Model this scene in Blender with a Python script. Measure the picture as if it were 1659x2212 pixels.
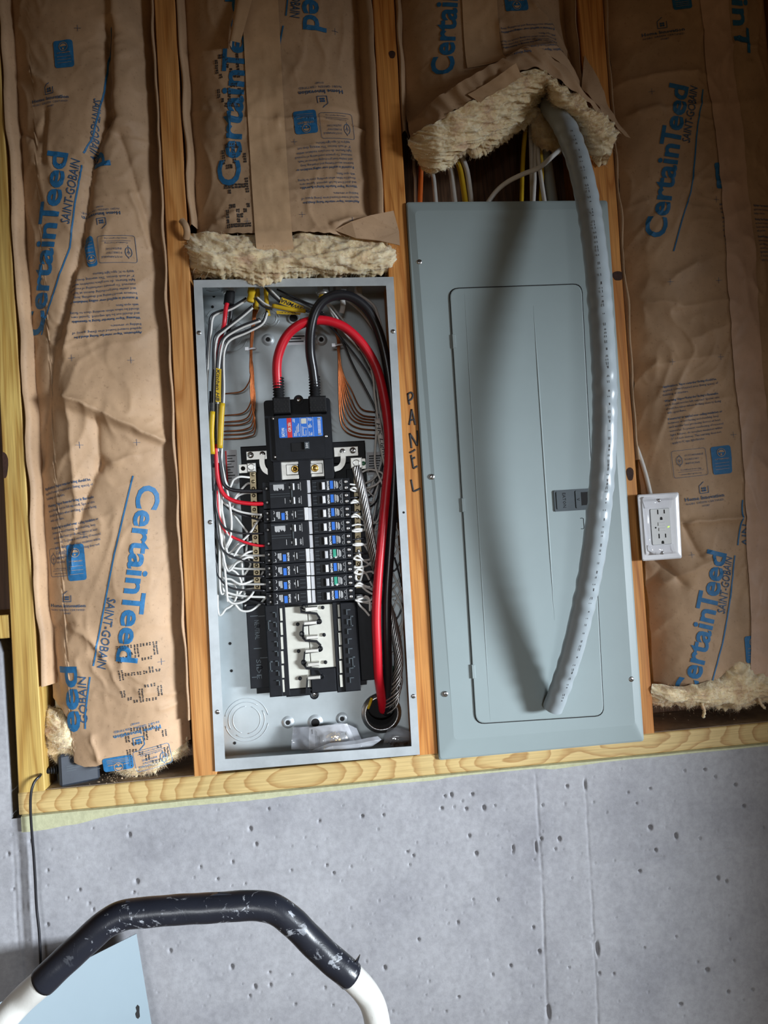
import bpy, bmesh, math, random
import numpy as np
from mathutils import Vector, Matrix

# ------------------------------------------------------------------ clear
for _o in list(bpy.data.objects):
    bpy.data.objects.remove(_o, do_unlink=True)
SC = bpy.context.scene
COL = SC.collection
random.seed(7)
RNG = np.random.default_rng(7)

# ------------------------------------------------------------------ camera
# world: x to the right along the wall, y into the wall (stud faces at y = 0), z up (bottom plate top at z = 0)
CAM = np.array([0.2163, -1.4072, 0.4168])
F = 1661.0
PITCH, ROLL, YAW = 0.023, 0.0625, -0.1058


def _rot(rx, ry, rz):
    cx, sx, cy, sy, cz, sz = (math.cos(rx), math.sin(rx), math.cos(ry), math.sin(ry), math.cos(rz), math.sin(rz))
    a = np.array([[cz, -sz, 0], [sz, cz, 0], [0, 0, 1]])
    b = np.array([[1, 0, 0], [0, cx, -sx], [0, sx, cx]])
    c = np.array([[cy, 0, sy], [0, 1, 0], [-sy, 0, cy]])
    return a @ b @ c


ROT = _rot(PITCH, ROLL, YAW)
cd = bpy.data.cameras.new('camera')
cam = bpy.data.objects.new('camera', cd)
COL.objects.link(cam)
_m = Matrix.Identity(4)
for _i in range(3):
    _m[_i][0] = ROT[_i, 0]
    _m[_i][1] = ROT[_i, 2]
    _m[_i][2] = -ROT[_i, 1]
    _m[_i][3] = CAM[_i]
cam.matrix_world = _m
cd.sensor_fit = 'VERTICAL'
cd.sensor_height = 24.0
cd.lens = F / 2212.0 * 24.0
cd.clip_start = 0.02
SC.camera = cam

# ------------------------------------------------------------------ light
SC.view_settings.view_transform = 'Standard'
SC.view_settings.look = 'None'
SC.view_settings.gamma = 1.0
SC.view_settings.use_curve_mapping = False
SC.view_settings.exposure = 0.0

w = bpy.data.worlds.new('world')
SC.world = w
w.use_nodes = True
w.node_tree.nodes['Background'].inputs[0].default_value = (1.0, 0.69, 0.38, 1)
w.node_tree.nodes['Background'].inputs[1].default_value = 0.10


def area_light(name, loc, target, sx, sy, energy, color, spread):
    ld = bpy.data.lights.new(name, 'AREA')
    ld.shape = 'RECTANGLE'
    ld.size = sx
    ld.size_y = sy
    ld.energy = energy
    ld.color = color
    ld.spread = math.radians(spread)
    o = bpy.data.objects.new(name, ld)
    COL.objects.link(o)
    o.location = loc
    o.rotation_euler = (Vector(target) - Vector(loc)).to_track_quat('-Z', 'Y').to_euler()
    return o


# daylight through the wide door opening, far to the right of the photographer
area_light('daylight_opening', (5.9, -4.5, 0.10), (-0.30, 0.0, -0.04), 4.6, 0.9, 50, (0.84, 0.92, 1.0), 21.5)
# weak daylight-toned fill added behind the camera; no opening known there
area_light('fill_behind', (-0.6, -7.0, 0.45), (0.05, 0.0, -0.20), 2.0, 0.9, 3.0, (0.90, 0.95, 1.0), 21)

# ------------------------------------------------------------------ geometry helpers


def at(px, py, y=0.0):
    """world point seen at a photo pixel when it lies at depth y"""
    d = ROT @ np.array([(px - 829.5) / F, 1.0, -(py - 1106.0) / F])
    t = (y - CAM[1]) / d[1]
    return CAM + d * t


def atv(px, py, y=0.0):
    return Vector(at(px, py, y))


class MB:
    """collects shapes, then builds one mesh object"""

    def __init__(s):
        s.v = []
        s.f = []
        s.sm = []

    def add(s, verts, faces, smooth=False):
        n = len(s.v)
        s.v.extend([tuple(map(float, p)) for p in verts])
        for f in faces:
            s.f.append(tuple(i + n for i in f))
            s.sm.append(smooth)
        return s

    def box(s, x0, x1, y0, y1, z0, z1, c=0.0):
        """axis box, front (y0) edges chamfered by c"""
        if x1 < x0: x0, x1 = x1, x0
        if y1 < y0: y0, y1 = y1, y0
        if z1 < z0: z0, z1 = z1, z0
        if c <= 0:
            v = [(x0, y0, z0), (x1, y0, z0), (x1, y0, z1), (x0, y0, z1), (x0, y1, z0), (x1, y1, z0), (x1, y1, z1), (x0, y1, z1)]
            return s.add(v, [(0, 1, 2, 3), (5, 4, 7, 6), (1, 5, 6, 2), (4, 0, 3, 7), (3, 2, 6, 7), (4, 5, 1, 0)])
        v = []
        for (yy, k) in ((y0, c), (y0 + c, 0), (y1, 0)):
            v += [(x0 + k, yy, z0 + k), (x1 - k, yy, z0 + k), (x1 - k, yy, z1 - k), (x0 + k, yy, z1 - k)]
        f = [(0, 1, 2, 3), (11, 10, 9, 8)]
        for r in (0, 4):
            for i in range(4):
                j = (i + 1) % 4
                f.append((r + j, r + i, r + 4 + i, r + 4 + j))
        return s.add(v, f)

    def quad(s, a, b, c, d):
        return s.add([a, b, c, d], [(0, 1, 2, 3)])

    def hexa(s, front, back):
        """8 corners: front 4 (bl, br, tr, tl), back 4"""
        v = list(front) + list(back)
        return s.add(v, [(0, 1, 2, 3), (5, 4, 7, 6), (1, 5, 6, 2), (4, 0, 3, 7), (3, 2, 6, 7), (4, 5, 1, 0)])

    def prism(s, poly, y0, y1, smooth=False):
        """polygon of (x, z), ccw seen from -y, extruded from y0 (front) to y1"""
        n = len(poly)
        v = [(p[0], y0, p[1]) for p in poly] + [(p[0], y1, p[1]) for p in poly]
        f = [tuple(range(n)), tuple(reversed(range(n, 2 * n)))]
        for i in range(n):
            j = (i + 1) % n
            f.append((j, i, n + i, n + j))
        return s.add(v, f, smooth)

    def disc(s, c, r, y0, y1, n=16, dome=0.0):
        """short cylinder along y centred on (x, z)"""
        x, z = c
        v = []
        rings = [(y1, r), (y0 + dome, r)] + ([(y0 + dome * .3, r * .75), (y0, r * .4)] if dome else [])
        for (yy, rr) in rings:
            for i in range(n):
                a = 2 * math.pi * i / n
                v.append((x + rr * math.cos(a), yy, z + rr * math.sin(a)))
        f = []
        for k in range(len(rings) - 1):
            for i in range(n):
                j = (i + 1) % n
                f.append((k * n + i, k * n + j, (k + 1) * n + j, (k + 1) * n + i))
        f.append(tuple((len(rings) - 1) * n + i for i in range(n)))
        f.append(tuple(reversed(range(n))))
        return s.add(v, f, bool(dome))

    def lathe(s, c, prof, n=24, smooth=True):
        """profile [(radius, y)] turned about an axis along y through (x, z)"""
        x, z = c
        v = []
        for (rr, yy) in prof:
            for i in range(n):
                a = 2 * math.pi * i / n
                v.append((x + rr * math.cos(a), yy, z + rr * math.sin(a)))
        f = []
        for k in range(len(prof) - 1):
            for i in range(n):
                j = (i + 1) % n
                f.append((k * n + i, k * n + j, (k + 1) * n + j, (k + 1) * n + i))
        return s.add(v, f, smooth)

    def tube(s, pts, r, n=8, cap=True, smooth=True, rfun=None, flat=1.0):
        pts = [np.array(p, float) for p in pts]
        m = len(pts)
        tang = []
        for i in range(m):
            t = pts[min(i + 1, m - 1)] - pts[max(i - 1, 0)]
            l = np.linalg.norm(t)
            tang.append(t / l if l > 1e-9 else np.array([0, 0, 1.0]))
        up = np.array([0, 1.0, 0]) if abs(tang[0][1]) < .9 else np.array([1.0, 0, 0])
        u = np.cross(tang[0], up)
        u /= np.linalg.norm(u)
        v = []
        L = 0.0
        for i in range(m):
            t = tang[i]
            u = u - t * (u @ t)
            u /= np.linalg.norm(u)
            w_ = np.cross(t, u)
            if i: L += np.linalg.norm(pts[i] - pts[i - 1])
            for k in range(n):
                a = 2 * math.pi * k / n
                rr = (r[i] if hasattr(r, '__len__') else r)
                if rfun: rr = rr * rfun(L, a)
                v.append(pts[i] + u * (rr * math.cos(a)) + w_ * (rr * flat * math.sin(a)))
        f = []
        for i in range(m - 1):
            for k in range(n):
                j = (k + 1) % n
                f.append((i * n + k, i * n + j, (i + 1) * n + j, (i + 1) * n + k))
        if cap:
            f.append(tuple(reversed(range(n))))
            f.append(tuple((m - 1) * n + k for k in range(n)))
        return s.add(v, f, smooth)

    def build(s, name, material, parent=None, label=None):
        return mesh_obj(name, s.v, s.f, material, parent, s.sm, label)


ORG = {}


def mesh_obj(name, verts, faces, material, parent=None, smooth=False, label=None):
    me = bpy.data.meshes.new(name)
    v = np.array(verts, dtype=float).reshape(-1, 3)
    if parent is not None:
        org = ORG[parent.name]
    else:
        org = np.array([(v[:, 0].min() + v[:, 0].max()) / 2, (v[:, 1].min() + v[:, 1].max()) / 2, v[:, 2].min()])
    me.from_pydata((v - org).tolist(), [], [tuple(int(i) for i in f) for f in faces])
    if isinstance(smooth, (list, tuple)):
        me.polygons.foreach_set('use_smooth', list(smooth))
    elif smooth:
        me.polygons.foreach_set('use_smooth', [True] * len(me.polygons))
    me.materials.append(material)
    me.update()
    o = bpy.data.objects.new(name, me)
    COL.objects.link(o)
    ORG[o.name] = org
    if parent is not None:
        o.parent = parent
    else:
        o.location = org
    if label: o['label'] = label
    return o


def tag(o, label=None, cat=None, group=None, kind=None):
    if label: o['label'] = label
    if cat: o['category'] = cat
    if group: o['group'] = group
    if kind: o['kind'] = kind
    return o


def empty(name, loc, label=None, cat=None, group=None, kind=None):
    o = bpy.data.objects.new(name, None)
    o.empty_display_size = .02
    COL.objects.link(o)
    o.location = tuple(float(q) for q in loc)
    ORG[o.name] = np.array(loc, float)
    return tag(o, label, cat, group, kind)


def copy_tree(o, loc=None, parent=None):
    c = o.copy()
    COL.objects.link(c)
    if parent is not None: c.parent = parent
    if loc is not None: c.location = tuple(float(q) for q in loc)
    for ch in list(o.children):
        copy_tree(ch, None, c)
    return c


def spline(P, n=10):
    """Catmull-Rom through points"""
    P = [np.array(p, float) for p in P]
    if len(P) == 2:
        return [P[0] + (P[1] - P[0]) * i / n for i in range(n + 1)]
    Q = [2 * P[0] - P[1]] + P + [2 * P[-1] - P[-2]]
    out = []
    for i in range(1, len(Q) - 2):
        p0, p1, p2, p3 = Q[i - 1], Q[i], Q[i + 1], Q[i + 2]
        for k in range(n):
            t = k / n
            out.append(.5 * ((2 * p1) + (-p0 + p2) * t + (2 * p0 - 5 * p1 + 4 * p2 - p3) * t * t + (-p0 + 3 * p1 - 3 * p2 + p3) * t ** 3))
    out.append(P[-1])
    return out


def pxl(L, n=8):
    """photo polyline [(px, py, depth)] -> smooth world path"""
    return spline([at(*q) for q in L], n)


def rrect(x0, x1, z0, z1, r, n=5):
    out = []
    for (cx, cz, a0) in ((x1 - r, z1 - r, 0), (x0 + r, z1 - r, 90), (x0 + r, z0 + r, 180), (x1 - r, z0 + r, 270)):
        for i in range(n + 1):
            a = math.radians(a0 + 90 * i / n)
            out.append((cx + r * math.cos(a), cz + r * math.sin(a)))
    return out


# gradient noise, vectorised
_perm = np.random.default_rng(3).permutation(512)
_ga = np.random.default_rng(4).uniform(0, 2 * np.pi, 512)


def pn(x, y, seed=0):
    x = np.asarray(x, float) + seed * 17.31
    y = np.asarray(y, float) + seed * 9.77
    xi = np.floor(x).astype(int)
    yi = np.floor(y).astype(int)
    xf = x - xi
    yf = y - yi

    def g(ix, iy, fx, fy):
        h = _perm[(_perm[ix & 511] + iy) & 511]
        return np.cos(_ga[h]) * fx + np.sin(_ga[h]) * fy
    u = xf * xf * xf * (xf * (xf * 6 - 15) + 10)
    v = yf * yf * yf * (yf * (yf * 6 - 15) + 10)
    a = g(xi, yi, xf, yf) * (1 - u) + g(xi + 1, yi, xf - 1, yf) * u
    b = g(xi, yi + 1, xf, yf - 1) * (1 - u) + g(xi + 1, yi + 1, xf - 1, yf - 1) * u
    return (a * (1 - v) + b * v) * 1.4


def fbm(x, y, seed=0, oct=4):
    r = 0
    a = 1.0
    for i in range(oct):
        r = r + a * pn(np.asarray(x) * 2 ** i, np.asarray(y) * 2 ** i, seed + i * 3)
        a *= .5
    return r


# ------------------------------------------------------------------ lettering
_tc = {}


def text2d(s, bold=0.0, shear=0.0, res=2, spacing=1.0):
    key = (s, bold, shear, res, spacing)
    if key in _tc: return _tc[key]
    cu = bpy.data.curves.new('t', 'FONT')
    cu.body = s
    cu.size = 1.0
    cu.offset = bold
    cu.shear = shear
    cu.resolution_u = res
    cu.space_character = spacing
    cu.fill_mode = 'FRONT'
    ob = bpy.data.objects.new('t', cu)
    me = bpy.data.meshes.new_from_object(ob)
    v = np.array([tuple(q.co) for q in me.vertices]).reshape(-1, 3)[:, :2]
    f = [tuple(p.vertices) for p in me.polygons]
    # keep the front only
    bpy.data.objects.remove(ob)
    bpy.data.curves.remove(cu)
    bpy.data.meshes.remove(me)
    _tc[key] = (v, f)
    return v, f


def flat_text(mb, s, origin, du, h, y=None, bold=0.0, shear=0.0, width=None, res=2, align='l', spacing=1.0, fun=None, maxe=None):
    """lettering: origin (x, z) of the baseline start, du direction in the xz plane, h cap height in metres.
    y = constant depth, or fun(x, z) -> y"""
    v, f = text2d(s, bold, shear, res, spacing)
    if len(v) == 0: return mb
    k = h / 0.70
    x = v[:, 0] * k
    y2 = v[:, 1] * k
    if width is not None:
        x = (x - x.min()) / max(x.max() - x.min(), 1e-9) * width
    if align == 'c': x = x - (x.max() + x.min()) / 2
    if align == 'r': x = x - x.max()
    pts = np.stack([x, y2], 1)
    if maxe:
        pts, f = refine(pts, f, maxe)
    du = np.array(du, float)
    du /= np.linalg.norm(du)
    dv = np.array([-du[1], du[0]])
    X = origin[0] + pts[:, 0] * du[0] + pts[:, 1] * dv[0]
    Z = origin[1] + pts[:, 0] * du[1] + pts[:, 1] * dv[1]
    Y = fun(X, Z) if fun else np.full(len(X), y)
    return mb.add(np.stack([X, Y, Z], 1), f)


def refine(pts, faces, maxe):
    """cut long edges of a flat mesh so that it can follow a bumpy sheet"""
    bm = bmesh.new()
    vs = [bm.verts.new((p[0], p[1], 0)) for p in pts]
    for f in faces:
        try: bm.faces.new([vs[i] for i in f])
        except ValueError: pass
    bmesh.ops.triangulate(bm, faces=bm.faces[:])
    for _ in range(5):
        ed = [e for e in bm.edges if e.calc_length() > maxe]
        if not ed: break
        bmesh.ops.subdivide_edges(bm, edges=ed, cuts=1)
        bmesh.ops.triangulate(bm, faces=[q for q in bm.faces if len(q.verts) > 3])
    bm.verts.index_update()
    P = np.array([(q.co.x, q.co.y) for q in bm.verts])
    Fc = [tuple(q.index for q in fc.verts) for fc in bm.faces]
    bm.free()
    return P, Fc


# ------------------------------------------------------------------ materials


def new_mat(name):
    m = bpy.data.materials.new(name)
    m.use_nodes = True
    nt = m.node_tree
    b = nt.nodes['Principled BSDF']
    return m, nt, b


def _ramp(nt, stops):
    r = nt.nodes.new('ShaderNodeValToRGB')
    while len(r.color_ramp.elements) < len(stops):
        r.color_ramp.elements.new(.5)
    for e, (p, c) in zip(r.color_ramp.elements, stops):
        e.position = p
        e.color = (*c, 1)
    return r


def _noise(nt, scale, detail=4, rough=.55, vec=None, dist=0.0):
    n = nt.nodes.new('ShaderNodeTexNoise')
    n.inputs['Scale'].default_value = scale
    n.inputs['Detail'].default_value = detail
    n.inputs['Roughness'].default_value = rough
    n.inputs['Distortion'].default_value = dist
    if vec is not None: nt.links.new(vec, n.inputs['Vector'])
    return n


def _vec(nt, scale=(1, 1, 1), loc=(0, 0, 0), src='Object'):
    tc = nt.nodes.new('ShaderNodeTexCoord')
    mp = nt.nodes.new('ShaderNodeMapping')
    mp.inputs['Scale'].default_value = scale
    mp.inputs['Location'].default_value = loc
    nt.links.new(tc.outputs[src], mp.inputs['Vector'])
    return mp.outputs[0]


def _bump(nt, b, h, strength, dist=.002):
    bp = nt.nodes.new('ShaderNodeBump')
    bp.inputs['Strength'].default_value = strength
    bp.inputs['Distance'].default_value = dist
    nt.links.new(h, bp.inputs['Height'])
    nt.links.new(bp.outputs[0], b.inputs['Normal'])


def plain(name, col, rough=.5, metal=0.0, var=.08, nscale=60, bump=0.0, spec=.5, coat=0.0):
    """a colour with slight mottling"""
    m, nt, b = new_mat(name)
    v = _vec(nt)
    n = _noise(nt, nscale, 4, .6, v)
    lo = tuple(max(0, c * (1 - var)) for c in col)
    hi = tuple(min(1, c * (1 + var)) for c in col)
    r = _ramp(nt, [(.3, lo), (.7, hi)])
    nt.links.new(n.outputs[0], r.inputs[0])
    nt.links.new(r.outputs[0], b.inputs['Base Color'])
    b.inputs['Roughness'].default_value = rough
    b.inputs['Metallic'].default_value = metal
    b.inputs['Specular IOR Level'].default_value = spec
    b.inputs['Coat Weight'].default_value = coat
    if bump: _bump(nt, b, n.outputs[0], bump)
    return m


def mix_rgb(nt, a, bb, fac, mode='MIX'):
    mx = nt.nodes.new('ShaderNodeMix')
    mx.data_type = 'RGBA'
    mx.blend_type = mode
    if hasattr(fac, 'is_output'): nt.links.new(fac, mx.inputs[0])
    else: mx.inputs[0].default_value = fac
    for s_, i in ((a, 6), (bb, 7)):
        if hasattr(s_, 'is_output'): nt.links.new(s_, mx.inputs[i])
        else: mx.inputs[i].default_value = (*s_, 1)
    return mx.outputs[2]


def wood(name, lo, hi, axis='z', seed=0.0, ringscale=18, late=(.30, .13, .04), latew=.35):
    m, nt, b = new_mat(name)
    sc = (1, 1, .06) if axis == 'z' else (.06, 1, 1)
    v = _vec(nt, sc, (seed, seed * .7, seed * 1.3))
    n1 = _noise(nt, ringscale, 3, .5, v, .6)
    wv = nt.nodes.new('ShaderNodeMath')
    wv.operation = 'MULTIPLY'
    wv.inputs[1].default_value = 9.0
    nt.links.new(n1.outputs[0], wv.inputs[0])
    fr = nt.nodes.new('ShaderNodeMath')
    fr.operation = 'PINGPONG'
    fr.inputs[1].default_value = .5
    nt.links.new(wv.outputs[0], fr.inputs[0])
    r1 = _ramp(nt, [(0.0, hi), (.6, tuple((a + c) / 2 for a, c in zip(lo, hi))), (.92, lo), (1.0, lo)])
    mul = nt.nodes.new('ShaderNodeMath')
    mul.operation = 'MULTIPLY'
    mul.inputs[1].default_value = 2.0
    nt.links.new(fr.outputs[0], mul.inputs[0])
    nt.links.new(mul.outputs[0], r1.inputs[0])
    v2 = _vec(nt, (1, 1, .02) if axis == 'z' else (.02, 1, 1), (seed, 0, 0))
    n2 = _noise(nt, 420, 3, .6, v2)
    r2 = _ramp(nt, [(.35, (.78, .74, .70)), (.65, (1.08, 1.08, 1.08))])
    nt.links.new(n2.outputs[0], r2.inputs[0])
    c = mix_rgb(nt, r1.outputs[0], r2.outputs[0], 1.0, 'MULTIPLY')
    n3 = _noise(nt, 7, 3, .6, _vec(nt, (1, 1, .4) if axis == 'z' else (.4, 1, 1), (seed * 2, 0, 0)))
    r3 = _ramp(nt, [(.38, (.86, .80, .74)), (.66, (1.08, 1.06, 1.02))])
    nt.links.new(n3.outputs[0], r3.inputs[0])
    c = mix_rgb(nt, c, r3.outputs[0], .8, 'MULTIPLY')
    nt.links.new(c, b.inputs['Base Color'])
    b.inputs['Roughness'].default_value = .62
    _bump(nt, b, n2.outputs[0], .12, .0008)
    return m


def kraft(name, col, tape=False):
    m, nt, b = new_mat(name)
    v = _vec(nt)
    n = _noise(nt, 9, 5, .6, v)
    lo = tuple(c * .80 for c in col)
    hi = tuple(min(1, c * 1.14) for c in col)
    r = _ramp(nt, [(.32, lo), (.68, hi)])
    nt.links.new(n.outputs[0], r.inputs[0])
    fb = _noise(nt, 170, 3, .7, _vec(nt, (1, 1, 1), (3, 1, 2)))
    r2 = _ramp(nt, [(.30, (.62, .58, .54)), (.40, (1, 1, 1))])
    nt.links.new(fb.outputs[0], r2.inputs[0])
    c = mix_rgb(nt, r.outputs[0], r2.outputs[0], .25 if tape else .55, 'MULTIPLY')
    nt.links.new(c, b.inputs['Base Color'])
    b.inputs['Roughness'].default_value = .46 if tape else .60
    b.inputs['Specular IOR Level'].default_value = .35
    nb = _noise(nt, 60, 4, .6, v)
    _bump(nt, b, nb.outputs[0], .25, .0015)
    return m


M = {}
M['kraft'] = kraft('kraft_paper', (.475, .31, .185))
M['kraft_dark'] = kraft('kraft_paper_inner', (.36, .20, .10))
M['tape'] = kraft('paper_tape', (.62, .41, .24), True)
M['tape_pink'] = kraft('paper_tape_pinkish', (.60, .40, .285), True)
M['ink_blue'] = plain('blue_ink', (.018, .145, .33), .6, var=.15, nscale=200)
M['ink_navy'] = plain('navy_ink', (.035, .085, .17), .6, var=.2, nscale=300)
M['ink_black'] = plain('black_ink', (.03, .028, .03), .6, var=.2, nscale=300)
M['stud_orange'] = wood('pine_orange', (.46, .165, .024), (.66, .30, .072), 'z', 1.0)
M['stud_orange2'] = wood('pine_orange_light', (.48, .20, .045), (.67, .34, .11), 'z', 4.0)
M['stud_yellow'] = wood('treated_pine_yellow', (.42, .25, .055), (.60, .43, .13), 'z', 2.2)
M['osb'] = wood('osb_sheathing', (.09, .045, .02), (.17, .085, .04), 'z', 7.0, 30)


def plate_wood():
    """treated plank cut near the pith: cathedral rings around oval knots"""
    m, nt, b = new_mat('treated_plank')
    tc = nt.nodes.new('ShaderNodeTexCoord')
    dists = []
    vn = _noise(nt, 9, 3, .5, _vec(nt, (1, 1, 2)))
    for (kx, kz, sx) in ((-.475, .020, .34), (-.06, .018, .30), (.16, .030, .25), (.47, .020, .3)):
        mp = nt.nodes.new('ShaderNodeMapping')
        mp.inputs['Location'].default_value = (-kx * sx, 0, -kz)
        mp.inputs['Scale'].default_value = (sx, .2, 1)
        nt.links.new(tc.outputs['Object'], mp.inputs['Vector'])
        ln = nt.nodes.new('ShaderNodeVectorMath')
        ln.operation = 'LENGTH'
        nt.links.new(mp.outputs[0], ln.inputs[0])
        dists.append(ln.outputs['Value'])
    cur = dists[0]
    for d in dists[1:]:
        mn = nt.nodes.new('ShaderNodeMath')
        mn.operation = 'SMOOTH_MIN'
        mn.inputs[2].default_value = .02
        nt.links.new(cur, mn.inputs[0])
        nt.links.new(d, mn.inputs[1])
        cur = mn.outputs[0]
    ad = nt.nodes.new('ShaderNodeMath')
    ad.operation = 'MULTIPLY_ADD'
    ad.inputs[1].default_value = .025
    nt.links.new(vn.outputs[0], ad.inputs[0])
    nt.links.new(cur, ad.inputs[2])
    sc = nt.nodes.new('ShaderNodeMath')
    sc.operation = 'MULTIPLY'
    sc.inputs[1].default_value = 105.0
    nt.links.new(ad.outputs[0], sc.inputs[0])
    fr = nt.nodes.new('ShaderNodeMath')
    fr.operation = 'FRACT'
    nt.links.new(sc.outputs[0], fr.inputs[0])
    r = _ramp(nt, [(0, (.60, .44, .19)), (.55, (.56, .40, .165)), (.80, (.47, .30, .11)), (.93, (.40, .23, .075)), (1.0, (.60, .44, .19))])
    nt.links.new(fr.outputs[0], r.inputs[0])
    kn = _ramp(nt, [(0.0, (.48, .22, .06)), (.0085, (.48, .24, .07)), (.012, (1, 1, 1))])
    nt.links.new(cur, kn.inputs[0])
    kf = _ramp(nt, [(.0085, (1, 1, 1)), (.0125, (0, 0, 0))])
    nt.links.new(cur, kf.inputs[0])
    c = mix_rgb(nt, r.outputs[0], (.47, .235, .07), kf.outputs[0])
    n2 = _noise(nt, 380, 3, .6, _vec(nt, (.03, 1, 1)))
    r2 = _ramp(nt, [(.35, (.84, .82, .78)), (.65, (1.06, 1.06, 1.06))])
    nt.links.new(n2.outputs[0], r2.inputs[0])
    c = mix_rgb(nt, c, r2.outputs[0], 1.0, 'MULTIPLY')
    nt.links.new(c, b.inputs['Base Color'])
    b.inputs['Roughness'].default_value = .6
    _bump(nt, b, n2.outputs[0], .1, .0008)
    return m


M['plate'] = plate_wood()
M['dust'] = plain('dusty_wood', (.34, .27, .205), .8, var=.25, nscale=40, bump=.2)


def concrete():
    m, nt, b = new_mat('cast_concrete')
    v = _vec(nt)
    n = _noise(nt, 5, 6, .6, v)
    r = _ramp(nt, [(.30, (.27, .27, .292)), (.5, (.345, .345, .365)), (.72, (.40, .40, .42))])
    nt.links.new(n.outputs[0], r.inputs[0])
    n2 = _noise(nt, 90, 4, .7, v)
    r2 = _ramp(nt, [(.32, (.80, .80, .80)), (.62, (1.05, 1.05, 1.05))])
    nt.links.new(n2.outputs[0], r2.inputs[0])
    c = mix_rgb(nt, r.outputs[0], r2.outputs[0], .7, 'MULTIPLY')
    nt.links.new(c, b.inputs['Base Color'])
    b.inputs['Roughness'].default_value = .85
    b.inputs['Specular IOR Level'].default_value = .2
    _bump(nt, b, n2.outputs[0], .25, .002)
    return m


M['concrete'] = concrete()
M['foam'] = plain('sill_seal_foam', (.46, .46, .29), .8, var=.1, nscale=120, bump=.35)
M['galv'] = plain('galvanised_steel', (.44, .485, .50), .45, .4, var=.10, nscale=14)
M['galv_edge'] = plain('galvanised_flange', (.50, .54, .56), .42, .4, var=.12, nscale=25)
M['grey_paint'] = plain('grey_enamel', (.29, .35, .355), .46, 0, var=.03, nscale=8, spec=.5)
M['dark_grey'] = plain('dark_grey_plastic', (.055, .070, .080), .45, var=.1)
M['black'] = plain('black_plastic', (.009, .010, .013), .5, var=.2, spec=.22)
M['black_soft'] = plain('black_rubber', (.012, .012, .013), .6, var=.2, spec=.2)
M['black_gloss'] = plain('black_cable_jacket', (.014, .014, .017), .3, var=.2)
M['red'] = plain('red_cable_jacket', (.62, .008, .022), .38, var=.08)
M['white_wire'] = plain('white_wire_jacket', (.66, .65, .62), .4, var=.05)
M['white'] = plain('white_plastic', (.74, .74, .76), .3, var=.03)
M['ivory'] = plain('ivory_insulator', (.60, .59, .52), .5, var=.06)
M['yellow'] = plain('yellow_jacket', (.62, .40, .012), .45, var=.1)
M['orange'] = plain('orange_jacket', (.62, .12, .01), .45, var=.1)
M['copper'] = plain('bare_copper', (.46, .15, .055), .38, 1.0, var=.25)
M['alu'] = plain('bare_aluminium', (.56, .56, .56), .34, 1.0, var=.15)
M['brass'] = plain('brass', (.72, .46, .12), .26, 1.0, var=.1)
M['tin'] = plain('tinned_lug', (.62, .61, .57), .4, .8, var=.08)
M['steel'] = plain('zinc_screw', (.60, .60, .60), .28, 1.0, var=.15)
M['blue_label'] = plain('blue_label', (.012, .145, .60), .45, var=.06)
M['red_label'] = plain('red_label', (.62, .02, .02), .45, var=.06)
M['green_label'] = plain('green_label', (.02, .33, .21), .45, var=.06)
M['label_white'] = plain('white_print', (.72, .72, .72), .5, var=.04)
M['sticker'] = plain('paper_sticker', (.56, .56, .58), .5, var=.04)
M['green_led'] = plain('green_screw', (.015, .12, .05), .35, var=.1)
M['conduit'] = plain('grey_conduit_plastic', (.33, .375, .40), .30, 0, var=.04, nscale=20)
M['fluff'] = None
M['hole'] = plain('dark_void', (.012, .011, .011), .9, var=.2)


def fluff_mat():
    m, nt, b = new_mat('fibreglass_wool')
    v = _vec(nt)
    n = _noise(nt, 22, 5, .65, v, .5)
    r = _ramp(nt, [(.30, (.62, .42, .28)), (.46, (.78, .62, .38)), (.68, (.86, .76, .55))])
    nt.links.new(n.outputs[0], r.inputs[0])
    nt.links.new(r.outputs[0], b.inputs['Base Color'])
    b.inputs['Roughness'].default_value = .95
    b.inputs['Specular IOR Level'].default_value = .1
    b.inputs['Sheen Weight'].default_value = .3
    b.inputs['Subsurface Weight'].default_value = .5
    b.inputs['Subsurface Radius'].default_value = (1.0, .8, .5)
    b.inputs['Subsurface Scale'].default_value = .008
    n2 = _noise(nt, 150, 6, .75, v)
    _bump(nt, b, n2.outputs[0], .35, .003)
    return m


M['fluff'] = fluff_mat()

# ================================================================== concrete foundation wall
STEP_Z = at(10, 1387, .0)[2]
PLATE_L = at(39, 1712)[0]


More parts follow.
